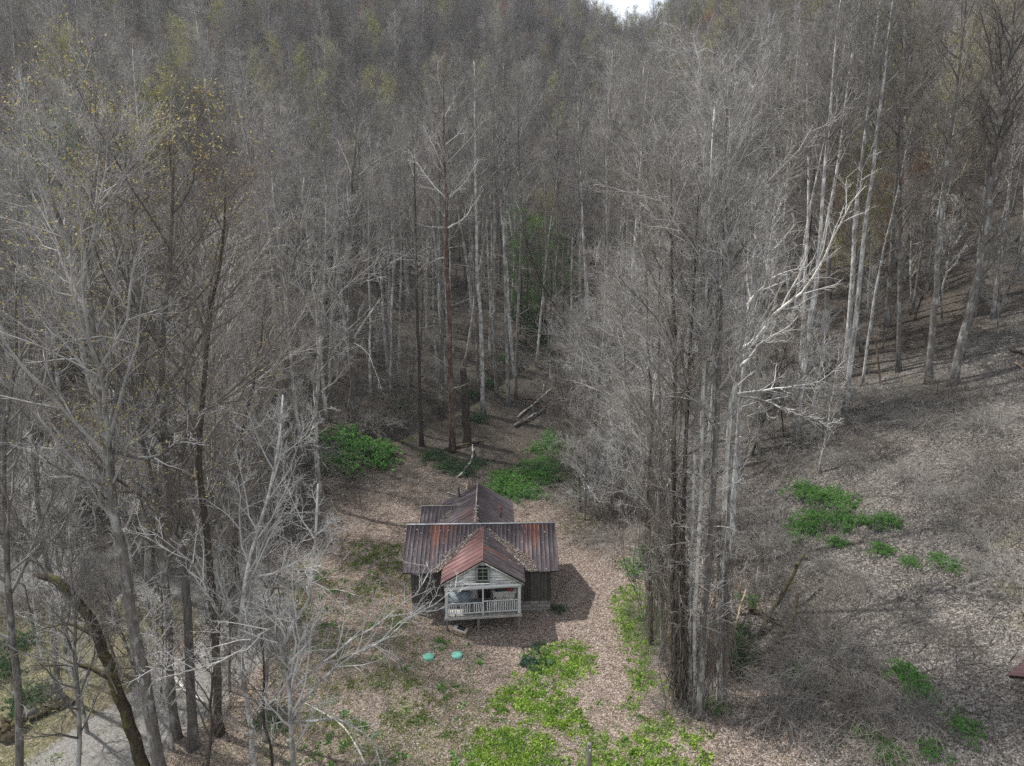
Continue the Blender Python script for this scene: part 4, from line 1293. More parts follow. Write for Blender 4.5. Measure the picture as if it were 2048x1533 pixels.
# leaves drifted into the roof valleys
lr = np.random.default_rng(5)
def roof_leaves():
    out = []
    for _ in range(14000):
        Y = lr.uniform(-.42, 2.2)
        zc = 2.93 + s_ * (Y + .4)
        side = 1 if lr.random() < .72 else -1
        vx = (4.55 - zc) / sp_
        if side > 0:
            w = .12 + .75 * max(0, 1 - abs(Y - .35) / 1.5)
            x = vx + lr.uniform(-.2, 1) * w
        else:
            w = .12 + .22 * max(0, 1 - abs(Y - .1) / 1.8)
            x = vx + lr.uniform(-.5, 1.2) * w
        zr = max(zc, 4.55 - sp_ * x) + .065
        out.append(hw((PX + side * x, Y, zr + abs(lr.normal(0, .03)))))
    for _ in range(900):
        Y = lr.uniform(5.75, 7.4)
        zc = 3.62 - .42 * abs(Y - 7.9)
        x = (4.4 - zc) / sw + lr.uniform(-.1, .22)
        out.append(hw((-.4 - x, Y, zc + .08)))
    for _ in range(260):
        Y = lr.uniform(-.35, 2.5)
        x = lr.uniform(-4.5, 4.5)
        zr = max(2.93 + s_ * (Y + .4), 4.55 - sp_ * abs(x - PX)) + .06
        out.append(hw((x, Y, zr)))
    for _ in range(160):
        Y = lr.uniform(3.2, 6)
        out.append(hw((-.4 + lr.normal(0, .07), Y, 4.47)))
    return np.array(out)
rp = roof_leaves()
V, Q = leaf_quads(rp, .06, lr, .6)
tag(link('leaf_drift', mesh_np('leaf_drift', V, Q, None, M['litter'])), 'fallen brown leaves drifted into the valleys of the house roof', 'leaves', None, 'stuff')

# things left on and under the porch
def solid(name, mat, build, label, cat, loc, rot=(0, 0, 0), group=None):
    mb = MB()
    build(mb)
    o = link(name, mb.mesh(name, M[mat]), None, loc, rot)
    return tag(o, label, cat, group)
M['cloth_white'] = mat_noise('cloth_white', [(.3, (.45, .43, .38)), (.7, (.72, .70, .66))], 5, 5)
M['tarp_blue'] = mat_noise('tarp_blue', [(.3, (.15, .19, .22)), (.7, (.34, .40, .44))], 4, 5)
M['plastic_blue'] = mat_noise('plastic_blue', [(.3, (.45, .55, .60)), (.7, (.62, .70, .74))], 4, 3, rough=.5)
M['case_red'] = mat_noise('case_red', [(.3, (.16, .03, .025)), (.7, (.30, .06, .045))], 4, 3, rough=.6)
M['case_black'] = mat_noise('case_black', [(.3, (.012, .012, .013)), (.7, (.04, .04, .042))], 4, 3, rough=.6)
M['paint_cream'] = mat_noise('paint_cream', [(.3, (.42, .40, .35)), (.7, (.62, .60, .55))], 4, 4)
rz = math.radians(1.7)
def cab(mb):
    mb.box((0, 0, .36), (1.25, .42, .66))
    mb.box((0, 0, .71), (1.33, .48, .04))
    for x in (-.55, .55):
        for y in (-.16, .16):
            mb.box((x, y, .02), (.06, .06, .08))
    for x in (-.31, .31):
        mb.box((x, -.22, .37), (.54, .02, .52))
c_ = solid('low_cabinet', 'paint_cream', cab, 'low cream cabinet standing behind the porch railing, right of the middle post', 'cabinet', hw((PX + 1.22, -.55, 1.12)), (0, 0, rz))
for x in (-.08, .08):
    k = MB()
    k.box((x, -.24, .42), (.03, .03, .10))
    link('handle', k.mesh('handle', M['case_black']), c_)
def suit(mb):
    mb.box((0, 0, .11), (.62, .36, .20))
    mb.box((0, 0, .11), (.635, .05, .215))
    mb.box((0, -.20, .12), (.16, .03, .03))
solid('suitcase', 'case_black', suit, 'black suitcase lying on the cream porch cabinet', 'suitcase', hw((PX + .98, -.52, 1.86)), (0, 0, rz + .1))
def tool(mb):
    mb.box((0, 0, .08), (.42, .24, .16))
    mb.prism([(-.21, -.12, .16), (.21, -.12, .16), (.16, 0, .24), (-.16, 0, .24)], (0, .10, 0))
    mb.box((0, 0, .265), (.2, .03, .03))
solid('toolbox', 'case_red', tool, 'red metal toolbox beside the black suitcase on the porch', 'toolbox', hw((PX + 1.52, -.55, 1.86)), (0, 0, rz - .15))
mb = MB()
prof = [(0, .12), (.24, .14), (.40, .14), (.46, .12), (.52, .05), (.60, .05)]
mb.tube([(0, 0, z_) for z_, _ in prof], [r_ for _, r_ in prof], 10, True)
o = tag(link('water_jug', mb.mesh('water_jug', M['plastic_blue'], True), None, hw((PX + .70, -1.15, 1.09))), 'pale blue plastic jug on the porch floor near the middle post', 'jug')
mb = MB()
mb.tube([(0, 0, .60), (0, 0, .64)], [.058, .058], 10)
link('cap', mb.mesh('cap', M['case_black']), o)
def mattress(mb):
    mb.box((0, 0, .45), (1.25, .16, .86))
    mb.box((0, -.085, .45), (1.15, .02, .76))
    for x in (-.4, 0, .4):
        mb.box((x, -.1, .45), (.02, .02, .8))
solid('mattress', 'tarp_blue', mattress, 'grey blue mattress leaning along the left part of the porch', 'mattress', hw((PX - 1.35, -.95, 1.07)), (-.25, 0, rz))
def heap(name, label, loc, w, mat, seed, cat):
    r = np.random.default_rng(seed)
    K, J = 12, 8
    V = []
    for j in range(J):
        for i in range(K):
            a = i * 2 * np.pi / K
            h = j / (J - 1)
            rr = w * (1 - h ** 2.2) * (1 + r.normal(0, .10))
            V.append((rr * math.cos(a), rr * .5 * math.sin(a), h * w * .55 + r.normal(0, .02)))
    Q = [(j * K + i, j * K + (i + 1) % K, (j + 1) * K + (i + 1) % K, (j + 1) * K + i) for j in range(J - 1) for i in range(K)]
    return tag(link(name, mesh_np(name, V, Q, None, M[mat], True), None, loc), label, cat)
heap('crumpled_sheet', 'crumpled off white sheet heaped behind the left end of the railing', hw((PX - 1.6, -1.5, 1.0)), .38, 'cloth_white', 3, 'sheet')
heap('rubbish_bag', 'grey stuffed bag lying by the porch doorway', hw((PX - .55, -.6, 1.05)), .3, 'tarp_blue', 4, 'bag')
def crate(mb):
    for z_ in (.05, .18):
        for y in (-.24, .24):
            mb.box((0, y, z_), (.8, .03, .10))
        for x in (-.4, .4):
            mb.box((x, 0, z_), (.03, .48, .10))
    mb.box((0, 0, .25), (.86, .54, .03))
g = hw((PX - 1.35, -2.0, 0))
cr = solid('wooden_crate', 'wood_raw', crate, 'pale wooden crate lying tilted below the left end of the porch', 'crate', (g[0], g[1], float(H(g[0], g[1])) + .06), (.12, .22, rz - .3))
k = MB()
k.box((.05, .03, .28), (.46, .34, .03))
link('lid_mat', k.mesh('lid_mat', M['case_black']), cr)
k = MB()
k.box((0, 0, .275), (.78, .48, .02))
link('lid', k.mesh('lid', M['cloth_white']), cr)

def on_ground(u, v, dz=0.0):
    p = ground(u, v)
    p[2] += dz
    return p
# board leaning against the back wall
b0 = hw((-1.05, 10.9, 0)); b0[2] = H(b0[0], b0[1])
mb = MB()
t0 = Vector(hw((-1.15, 10.1, 4.4)))
f0 = Vector(b0)
mb.tube([f0, t0], [.09, .09], 4, True)
tag(link('leaning_board', mb.mesh('leaning_board', M['wood_raw'])), 'yellowish board leaning up behind the rear wing of the house', 'board')

# two green septic lids
M['lid_green'] = mat_noise('lid_green', [(.3, (.13, .38, .29)), (.7, (.22, .50, .40))], 6, 4, rough=.55, lo=.95, hi=1.05)
for (u, v), lab in (((857, 1316), 'round sea green septic lid in the yard, the one farther from the porch'), ((914, 1313), 'round sea green septic lid in the yard, the one nearer the porch')):
    p = on_ground(u, v)
    root = link('septic_lid', None, None, p, (0.04, .02, u))
    tag(root, lab, 'septic lid', 'septic lids')
    mb = MB()
    mb.tube([(0, 0, -.12), (0, 0, .10), (0, 0, .125), (0, 0, .135)], [.30, .30, .275, .20], 28, True)
    link('cover', mb.mesh('cover', M['lid_green']), root)
    mb = MB()
    for a in range(12):
        an = a * math.pi / 6
        mb.box((.19 * math.cos(an), .19 * math.sin(an), .137), (.14, .016, .014), Matrix.Rotation(an, 3, 'Z'))
    link('rib', mb.mesh('rib', M['lid_green']), root)
    for a in range(4):
        an = a * math.pi / 2 + .5
        k = MB()
        k.tube([(.25 * math.cos(an), .25 * math.sin(an), .11), (.25 * math.cos(an), .25 * math.sin(an), .145)], [.018, .015], 8, True)
        link('bolt', k.mesh('bolt', M['case_black']), root)

# wooden post with a white tag at the bottom edge
pp = at_y(1179, 1487, 25.3)
gz0 = float(H(pp[0], pp[1]))
root = tag(link('wooden_post', None, None, (pp[0], pp[1], gz0)), 'weathered wooden post with a small white tag at its top', 'post')
mb = MB()
hgt = pp[2] - gz0
mb.tube([(0, 0, -.4), (0.01, 0, hgt * .5), (0, 0, hgt - .05), (0, 0, hgt)], [.115, .108, .105, .09], 12, True)
link('shaft', mb.mesh('shaft', M['wood_grey'], True), root)
mb = MB()
mb.box((.02, -.112, hgt - .28), (.07, .012, .15))
link('tag', mb.mesh('tag', M['post_white']), root)

# corner of another roof at the right edge
gp = at_y(1990, 1354, float(ground(1990, 1354)[1]) * .86)
gp = gp + np.array([2.95, 0, -.2])
sz_ = float(H(gp[0] + 2, gp[1] - 1))
shed = tag(link('shed', None, None, (gp[0] + 1.65 * math.cos(.6), gp[1] + 1.65 * math.sin(.6), gp[2]), (0, 0, .6)), 'shed with a purplish brown metal roof cut by the right frame edge', 'shed')
mb = MB()
rd_ = MB()
slopeL = 2.6
deck = MB()
for d in (-1, 1):
    deck.prism([(-1.6, 0, 0), (4, 0, 0), (4, d * 2.0, -1.0), (-1.6, d * 2.0, -1.0)], (0, 0, -.08))
dk = link('roof', deck.mesh('roof', M['shadow_timber']), shed)
slope(dk, (-1.65, 0, .02), (4, 0, .02), (0, -1, -.5), 2.3, .5, 'roof_red', lambda i, n: -.1, lambda i, n: -.1)
slope(dk, (-1.65, 0, .02), (4, 0, .02), (0, 1, -.5), 2.3, .5, 'roof_red', lambda i, n: -.2, lambda i, n: -.1)
hgt = gp[2] - sz_
for nm, c, sz2 in (('wall', (-.1, 0, -1.0 - hgt / 2 + .3), (.1, 3.4, hgt + .2)), ('wall', (2.4, -1.7, -1.0 - hgt / 2 + .1), (5.0, .1, hgt)), ('wall', (2.4, 1.7, -1.0 - hgt / 2 + .1), (5.0, .1, hgt))):
    wmb = MB()
    wmb.box(c, sz2)
    wo = link(nm, wmb.mesh(nm, M['shadow_timber']), shed)
    horiz = sz2[0] > 1
    Ln = sz2[0] if horiz else sz2[1]
    for i in range(int(Ln / .25)):
        o_ = -Ln / 2 + .25 * (i + .5)
        cc = (c[0] + (o_ if horiz else -.07), c[1] + ((-.07 if c[1] < 0 else .07) if horiz else o_), c[2])
        board('plank', 'board_dark', wo, cc, (.23, .03, sz2[2]) if horiz else (.03, .23, sz2[2]))

# ------------------------------------------------------------------ shrubs, brush, saplings, vines
def bush_parts(seed, n=70, length=1.5, droop=-.13, leaves=0, lmat=None, smat='twig_brown', spread=.5, lsz=.05, n2=6):
    r = np.random.default_rng(seed)
    base = r.normal(0, spread, (n, 3))
    base[:, 2] = -.1
    d = np.stack([base[:, 0] * .9 + r.normal(0, .35, n), base[:, 1] * .9 + r.normal(0, .35, n), np.full(n, 1.0)], 1)
    ln = length * r.uniform(.6, 1.3, n)
    S = 7
    P = np.empty((n, S, 3))
    P[:, 0] = base
    d = norm(d)
    for s in range(1, S):
        d = norm(d + r.normal(0, .12, (n, 3)) + np.array([0, 0, droop * s * .6]))
        P[:, s] = P[:, s - 1] + d * (ln / (S - 1))[:, None]
    R = np.repeat((.011 * (1 - .7 * np.linspace(0, 1, S)))[None], n, 0)
    a = spawn(P, R, n2, .2, 1, .8, .3, .38, 4, -.04, .2, r, .8, .0055)
    b = spawn(*a, 4, .2, 1, .8, .3, .6, 3, -.03, .2, r, .8, .0042, rtip=.003)
    st = crown_mesh('stems', [(P, R, 4, True), (*a, 3, True), (*b, 3, True)], M[smat])
    lf = None
    if leaves:
        pool = np.concatenate([b[0][:, -1], b[0][:, 1], a[0][:, -1], a[0][:, 2]])
        pos = pool[r.integers(0, len(pool), leaves)] + r.normal(0, .05, (leaves, 3))
        V, Q = leaf_quads(pos, lsz, r, .3)
        lf = mesh_np('leaves', V, Q, None, M[lmat])
    return st, lf
B_GREEN = [bush_parts(31 + i, 60, 1.3, -.16, 5200, 'leaf_green', 'twig_brown', .5, .06) for i in range(2)]
B_DARK = [bush_parts(41, 50, 1.2, -.10, 3500, 'leaf_dark', 'twig_brown', .5, .07)]
B_BRIGHT = [bush_parts(45, 50, 1.3, -.12, 2600, 'leaf_green', 'twig_brown', .5, .09)]
B_BARE = [bush_parts(51 + i, 110, 1.9, -.17, 0, None, ('twig_brown', 'twig_grey', 'twig_grey')[i], .55) for i in range(3)]
def put_bush(parts, u, v, wpx, label, group, name='shrub', cat='shrub', squash=1.0, i=0):
    p = on_ground(u, v)
    t = p[1] / ray(u, v)[1]
    sc = wpx / FPX * t / 2.6
    root = link(name, None, None, p, (0, 0, i * 2.1 + u), (sc, sc, sc * squash))
    root.empty_display_size = .4
    tag(root, label, cat, group)
    link('stems', parts[0], root)
    if parts[1] is not None:
        link('leaves', parts[1], root)
    HERO_XY.append((p[0], p[1]))
    return root
k = 0
for label, grp, P_, lst in (
    ('arching bright green shrub on the bank behind the house', 'green shrubs behind the house', B_GREEN, [(1005, 978, 62), (1035, 962, 60), (1058, 975, 56), (1045, 990, 46), (1078, 992, 36), (1000, 955, 44), (1030, 985, 44), (1085, 955, 50), (1062, 935, 44)]),
    ('green shrub beside the grey thicket behind the house', 'green shrubs by the thicket', B_GREEN, [(1098, 900, 62), (1125, 892, 54), (1118, 928, 58), (1085, 925, 40), (1140, 960, 44), (1110, 878, 50), (1150, 905, 50), (1135, 935, 48), (1100, 950, 50), (1165, 985, 40)]),
    ('leafy green shrub among the trees left of the path behind the house', 'green shrubs left of the path', B_BRIGHT, [(680, 885, 80), (715, 905, 76), (745, 925, 66), (700, 935, 74), (760, 900, 50), (660, 925, 60)]),
    ('low dark green shrub by the curved fallen branch', 'low dark shrubs by the fallen branch', B_DARK, [(900, 935, 50), (930, 945, 44), (870, 915, 44), (955, 930, 36)]),
    ('small green shrub near the creek behind the snag', 'small shrubs near the creek', B_DARK, [(955, 840, 40), (975, 770, 34), (1090, 690, 44), (1070, 660, 40), (1100, 700, 34), (800, 815, 38), (1060, 625, 40), (1085, 640, 44), (1045, 640, 38), (1110, 660, 38), (1030, 690, 30), (1010, 720, 30), (1065, 600, 40), (940, 790, 30)]),
    ('deep green arching shrub on the open right slope', 'green shrubs clumped on the right slope', B_GREEN, [(1625, 985, 66), (1660, 1000, 66), (1700, 1010, 62), (1620, 1060, 64), (1690, 1045, 56), (1640, 1040, 56), (1722, 1045, 44)]),
    ('small round green shrub below the large clump on the slope', 'small green shrubs below the clump', B_GREEN, [(1680, 1085, 38), (1775, 1045, 56)]),
    ('low green shrub further right on the leafy slope', 'low green shrubs far right on the slope', B_GREEN, [(1770, 1100, 46), (1825, 1128, 34), (1885, 1118, 38), (1908, 1138, 42)]),
    ('dark green shrub beside the leaning pale stick', 'dark green shrubs by the pale stick', B_DARK, [(1480, 1270, 64), (1492, 1310, 70), (1475, 1330, 56)]),
    ('green undergrowth shrub in the gully at lower right', 'green shrubs in the gully', B_GREEN, [(1440, 1415, 40), (1610, 1350, 50), (1820, 1345, 60), (1850, 1380, 54), (1930, 1455, 64), (1790, 1510, 60), (1745, 1470, 50), (1500, 1205, 40), (1875, 1500, 54)]),
    ('green shrub under the vine hung stems right of the yard', 'green shrubs under the vines', B_BRIGHT, [(1275, 1140, 54), (1300, 1110, 50), (1335, 1130, 56), (1330, 1180, 50), (1320, 1240, 50)]),
    ('small leafy shrub at the right corner of the house', None, B_DARK, [(1118, 1222, 26)]),
    ('green mossy shrub at the road edge in the far lower left', 'green shrubs lower left', B_DARK, [(40, 1290, 60), (60, 1400, 70), (15, 1340, 60), (545, 1445, 66)]),
    ('pale green leafed bush high on the left hillside', 'leafy bushes high on the left', B_BRIGHT, [(90, 290, 90), (110, 345, 80), (70, 350, 70), (130, 300, 60)])):
    for j, (u, v, w) in enumerate(lst):
        k += 1
        put_bush(P_[j % len(P_)], u, v, w, label, grp, i=k, squash=.85)
for label, grp, lst in (
    ('grey brown bare thicket right of the house', 'bare thickets right of the house', [(1170, 930, 110), (1200, 980, 120), (1165, 1010, 100), (1215, 1050, 110), (1190, 890, 110), (1240, 940, 120), (1250, 1010, 110), (1240, 1090, 90), (1150, 870, 90), (1220, 870, 110), (1185, 1080, 70)]),
    ('round bare bramble mound in the gully at lower right', 'bramble mounds in the gully', [(1650, 1290, 150), (1700, 1330, 150), (1620, 1350, 130), (1740, 1400, 150), (1660, 1400, 130), (1560, 1400, 120), (1770, 1480, 130), (1840, 1440, 120), (1600, 1250, 120), (1560, 1320, 90)]),
    ('low dead bramble patch on the open leafy slope', 'bramble patches on the slope', [(1570, 880, 90), (1640, 880, 90), (1700, 860, 90), (1480, 1080, 90), (1540, 1110, 110), (1620, 1125, 90), (1900, 790, 110), (1930, 830, 100), (1980, 860, 120), (2030, 930, 110), (1990, 1000, 120), (1830, 960, 90), (1760, 900, 100), (1960, 1090, 110), (2020, 1160, 110), (1600, 800, 90), (1800, 800, 90), (1560, 1180, 90), (1500, 1020, 80), (1540, 1040, 80), (1580, 1090, 80), (1500, 1150, 90), (1660, 1140, 80), (1450, 1060, 80), (1530, 940, 90), (1600, 930, 80), (1700, 930, 80), (1640, 760, 90), (1720, 800, 90), (1850, 850, 90), (1690, 1190, 80), (1740, 1180, 70), (1960, 940, 100), (2020, 1040, 100), (1900, 1000, 80), (1840, 1250, 80), (1930, 1290, 80)]),
    ('bare shrubby brush along the forest edge behind the house', 'brush along the forest edge', [(790, 830, 90), (740, 850, 90), (820, 870, 60), (1150, 800, 90), (1170, 760, 80), (1110, 850, 60), (690, 820, 90), (760, 780, 80), (860, 800, 50), (1060, 800, 50), (900, 760, 60), (870, 740, 60), (940, 720, 60), (1000, 690, 60), (1130, 740, 70), (1150, 700, 70), (1040, 730, 60), (820, 760, 70), (980, 740, 50), (1080, 780, 60), (770, 720, 80), (720, 760, 80), (1190, 720, 80), (860, 690, 70), (930, 660, 70)]),
    ('bare brush among the trees at the left of the yard', 'brush left of the yard', [(620, 1000, 130), (560, 1030, 130), (500, 1060, 140), (600, 1060, 110), (440, 1090, 120), (380, 1110, 120), (660, 960, 110), (540, 980, 130), (460, 1010, 130), (300, 1120, 120), (200, 1150, 130), (120, 1200, 120), (60, 1230, 110), (340, 1060, 120), (620, 930, 110)]),
    ('grey bramble at the foot of the tall vine hung clump', 'brambles at the clump foot', [(1330, 1290, 90), (1360, 1340, 90), (1420, 1400, 90), (1450, 1330, 100), (1430, 1260, 90), (1350, 1420, 80), (1310, 1230, 80)])):
    for j, (u, v, w) in enumerate(lst):
        k += 1
        lb_, gp_ = label, grp
        if 'open leafy slope' in label:
            pl = ('up under the right slope trees' if v < 810 else 'along the top of the open slope' if v < 905 else 'by the green shrub clump on the slope' if u < 1760 and v < 1060
                  else 'below the green shrub clump on the slope' if u < 1760 else 'far right on the open slope' if v < 1120 else 'in the lower right of the slope')
            lb_, gp_ = 'low dead bramble patch ' + pl, 'bramble patches ' + pl
        if 'forest edge' in label:
            pl = 'left of the creek behind the house' if u < 850 else 'in the grey trees right of the clearing' if u > 1100 else 'round the feet of the trunks in the hollow'
            lb_, gp_ = 'bare shrubby brush ' + pl, 'brush ' + pl
        if 'left of the yard' in label:
            pl = 'at the left edge of the yard' if u > 520 else 'deeper in the trees left of the yard' if u > 320 else 'by the road bend far left'
            lb_, gp_ = 'bare brush ' + pl, 'brush ' + pl
        put_bush(B_BARE[j % 3], u, v, w, lb_, gp_, name='thicket', cat='thicket', i=k, squash=.8)

# understorey saplings
SAP = []
for i, (cm, tm) in enumerate((('twig_grey', 'bark_grey'), ('twig_brown', 'bark_dark'), ('twig_pale', 'bark_pale'), ('twig_grey', 'bark_pale'))):
    rng = np.random.default_rng(300 + i)
    h = (7, 9, 8, 10)[i]
    P, R = straight_trunk(h, .055 + .012 * i, rng, 12, .06, .10)
    t_me, c_me, tips = tree_parts(P, R, rng, dict(c0=.18, cw=.26, n1=20, n2=6, n3=5, n4=4, ang=.75, up=.12, tw=1.0, k=5), M[tm], M[cm])
    SAP.append((dict(kind='sapling'), t_me, c_me, None))
sr = np.random.default_rng(77)
SW = ['thin grey sapling', 'thin dark sapling', 'thin pale twigged sapling', 'taller pale stemmed sapling']
def saplings(where, grp, n, region):
    c = 0
    while c < n:
        u, v = region(sr)
        p = ground(u, v)
        q = c % 4
        place_tree(SAP[q], p, sr.uniform(0, 6.28), sr.uniform(.7, 1.25), 'sapling', f'{SW[q]} {where}', 'sapling', f'{SW[q]} {grp}', tuple(sr.normal(0, .07, 2)))
        c += 1
saplings('in the tangle left of the yard', 'left of the yard', 44, lambda r: (r.uniform(20, 640), r.uniform(860, 1150)))
saplings('by the road at lower left', 'by the road', 10, lambda r: (r.uniform(60, 520), r.uniform(1180, 1400)))
for j, (x, y) in enumerate(((-15.5, 27), (-13, 24.5), (-17.5, 30), (-11.5, 27.5), (-20, 28), (-9.8, 24), (-14.5, 31), (-18.5, 25))):
    place_tree(SAP[(j * 3 + 2) % 4], (x, y, float(H(x, y))), j * 1.3, 1.0 + .07 * (j % 4), 'sapling', ('pale', 'grey')[j % 2] + ' sapling with fine twigs in the lower left foreground', 'sapling', 'lower left ' + ('pale', 'grey')[j % 2] + ' saplings')
saplings('in the grey thicket right of the house', 'right of the house', 36, lambda r: (r.uniform(1140, 1340), r.uniform(780, 1080)))
saplings('behind the tall clump on the slope', 'behind the clump', 16, lambda r: (r.uniform(1440, 1640), r.uniform(740, 960)))
saplings('along the creek behind the house', 'along the creek', 14, lambda r: (r.choice([r.uniform(650, 850), r.uniform(1110, 1200)]), r.uniform(720, 850)))
saplings('high on the right slope', 'high on the right slope', 10, lambda r: (r.uniform(1640, 2040), r.uniform(560, 720)))

# hanging vines on the clump
def vine(label, path, y, n, spread, mat, seed, t_lo=0.0, t_hi=.75):
    r = np.random.default_rng(seed)
    pth = np.array([at_y(u, v, y) for u, v in path])
    pth[0, 2] = H(pth[0, 0], pth[0, 1])
    C = curve(pth, 40)
    b = C[0].copy()
    C = C - b
    S = 14
    t1 = t_lo + (t_hi - t_lo) * (.15 + .85 * r.beta(1.6, 1.3, n))
    t0 = np.maximum(t1 - (t_hi - t_lo) * r.uniform(.12, .65, n), t_lo)
    s = np.linspace(0, 1, S)
    tt = t1[:, None] + (t0 - t1)[:, None] * s
    f = tt * 39
    i = np.minimum(f.astype(int), 38)
    P = C[i] + (C[i + 1] - C[i]) * (f - i)[..., None]
    ang = r.uniform(0, 6.28, n)
    rad = .12 + np.abs(r.normal(0, .10, n))
    loose = (r.random(n) < .4) * np.abs(r.normal(0, spread, n))
    off = rad[:, None] + loose[:, None] * np.sin(np.pi * np.clip(s, 0, 1)) ** .8 + loose[:, None] * .4 * s
    wx = np.cumsum(r.normal(0, .07, (n, S)), 1)
    wy = np.cumsum(r.normal(0, .07, (n, S)), 1)
    P[..., 0] += np.cos(ang)[:, None] * off + wx
    P[..., 1] += np.sin(ang)[:, None] * off + wy
    R = np.repeat(r.uniform(.006, .019, n)[:, None], S, 1)
    a = spawn(P, R, 5, .05, .95, .9, .3, .10, 4, -.06, .25, r, .6, .0055)
    a2 = spawn(*a, 3, .1, 1, .8, .3, .5, 3, -.04, .25, r, .7, .004)
    me = crown_mesh('vine', [(P, R, 4, False), (*a, 3, True), (*a2, 3, True)], M[mat])
    return tag(link('vine', me, None, b), label, 'vine', 'vines hanging in the tall clump')
gy1, gy2 = float(ground(1304, 1290)[1]), float(ground(1330, 1330)[1])
vine('brown vines wrapped round the dark left stem of the tall clump', CLUMP['left'], CL_Y + .85, 150, .4, 'vine', 1, 0, .55)
vine('dark vines hanging round the shaggy stem of the clump', CLUMP['dark'], CL_Y + .65, 90, .25, 'vine', 2, 0, .5)
vine('loose vines hanging over the leftmost tree of the clump', CLUMP['first'], gy1, 95, .6, 'vine', 3, .04, .9)
vine('shaggy brown vines at the right side of the tall clump', [(1440, 1400), (1446, 1200), (1448, 1050), (1456, 880)], CL_Y + .6, 100, .35, 'vine', 4, 0, .8)
vine('vines twined round the bent foot of the grey main stem', CLUMP['bent'][:5], CL_Y, 40, .2, 'vine', 5, 0, .5)
vine('thin vines hanging from the second dark stem', CLUMP['second'], gy2, 80, .5, 'twig_brown', 6, .08, .9)

# fallen logs and sticks
def log(label, a, b, r, mat='bark_grey', bend=.0, name='fallen_log', group=None, lift=.0, lift2=None):
    p, q = ground(*a), ground(*b)
    p[2] += r + lift
    q[2] += r + (lift if lift2 is None else lift2)
    mid = (p + q) / 2
    mid[2] = max(mid[2], float(H(mid[0], mid[1])) + r)
    sd = np.cross(q - p, [0, 0, 1])
    mid = mid + norm(sd) * bend
    P = curve([p, mid, q], 9)
    rg = np.random.default_rng(int(a[0] + b[1]))
    P[1:-1] += rg.normal(0, r * .25, (7, 3))
    mb = MB()
    R = r * (1 - .45 * np.linspace(0, 1, 9))
    mb.tube(P - p, R, 8, True)
    for _ in range(3):
        i = rg.integers(2, 8)
        d = rg.normal(0, 1, 3)
        d[2] = abs(d[2])
        mb.tube([P[i] - p, P[i] - p + norm(d) * r * rg.uniform(2, 5)], [r * .35, r * .15], 5, True)
    return tag(link(name, mb.mesh(name, M[mat], True), None, p), label, 'log', group)
log('long pale fallen log slanting up to the right in the clearing', (1036, 838), (1102, 790), .13, 'bark_pale', lift2=.5)
log('thick grey fallen log below the slanting one', (1030, 856), (1090, 822), .2, 'bark_grey')
log('curved pale fallen branch behind the house', (918, 957), (945, 893), .13, 'bark_pale', .5)
log('mossy log lying by the snag foot', (890, 902), (968, 886), .15, 'bark_moss', .3)
log('thin brown branch right of the curved one', (958, 918), (972, 940), .06, 'bark_red')
for i, (a, b) in enumerate((((1045, 800), (1140, 806)), ((1050, 812), (1130, 822)), ((1065, 785), (1150, 792)), ((1090, 835), (1160, 826)), ((1075, 772), (1130, 768)), ((1100, 812), (1165, 815)), ((1060, 770), (1100, 752)))):
    log('thin fallen pole in the pile behind the house', a, b, .075, ('bark_dark', 'bark_red', 'bark_grey')[i % 3], group='fallen poles behind the house')
log('pale bare stick leaning by the tall clump', (1459, 1290), (1489, 1212), .075, 'wood_raw', lift2=.9)
log('leaning mossy trunk at the right of the pale stick', (1518, 1278), (1600, 1185), .15, 'bark_moss', lift2=2.0)
log('second leaning mossy trunk at the bramble mound', (1545, 1293), (1590, 1235), .14, 'bark_moss', .4, lift2=1.2)
log('mossy log on the ground under the leaning trunks', (1500, 1225), (1570, 1262), .15, 'bark_moss')
log('rust coloured fallen branch under the thicket edge', (1455, 1140), (1480, 1190), .1, 'bark_red')
log('pale stick on the slope at the right edge', (2030, 728), (2048, 740), .07, 'wood_raw')
log('dark log in the brush at the right edge', (2020, 705), (2048, 712), .12, 'bark_dark')
log('mossy log bridging the ditch at lower left', (0, 1480), (55, 1450), .3, 'bark_moss')
log('dark mossy log along the ditch bank', (60, 1445), (150, 1410), .14, 'bark_moss')
log('pale weathered branch lying at lower left', (345, 1350), (410, 1410), .10, 'bark_white', .2)
log('pale limb lying on the grass at lower left', (730, 1530), (610, 1410), .05, 'bark_white', .5)
log('brown stick on the leaves left of the path', (795, 940), (815, 955), .05, 'bark_red')
log('grey branch lying beside the rear wing', (895, 988), (925, 995), .05, 'bark_pale')
# weathered board on the yard
p, q = ground(478, 1408), ground(508, 1384)
mb = MB()
ax = Vector(q - p)
mb.box((0, 0, 0), (ax.length, .32, .04), Matrix.Rotation(math.atan2(ax.y, ax.x), 3, 'Z'))
tag(link('loose_board', mb.mesh('loose_board', M['wood_raw']), None, (p + q) / 2 + np.array([0, 0, .04])), 'pale weathered board lying on the leaves at lower left', 'board')
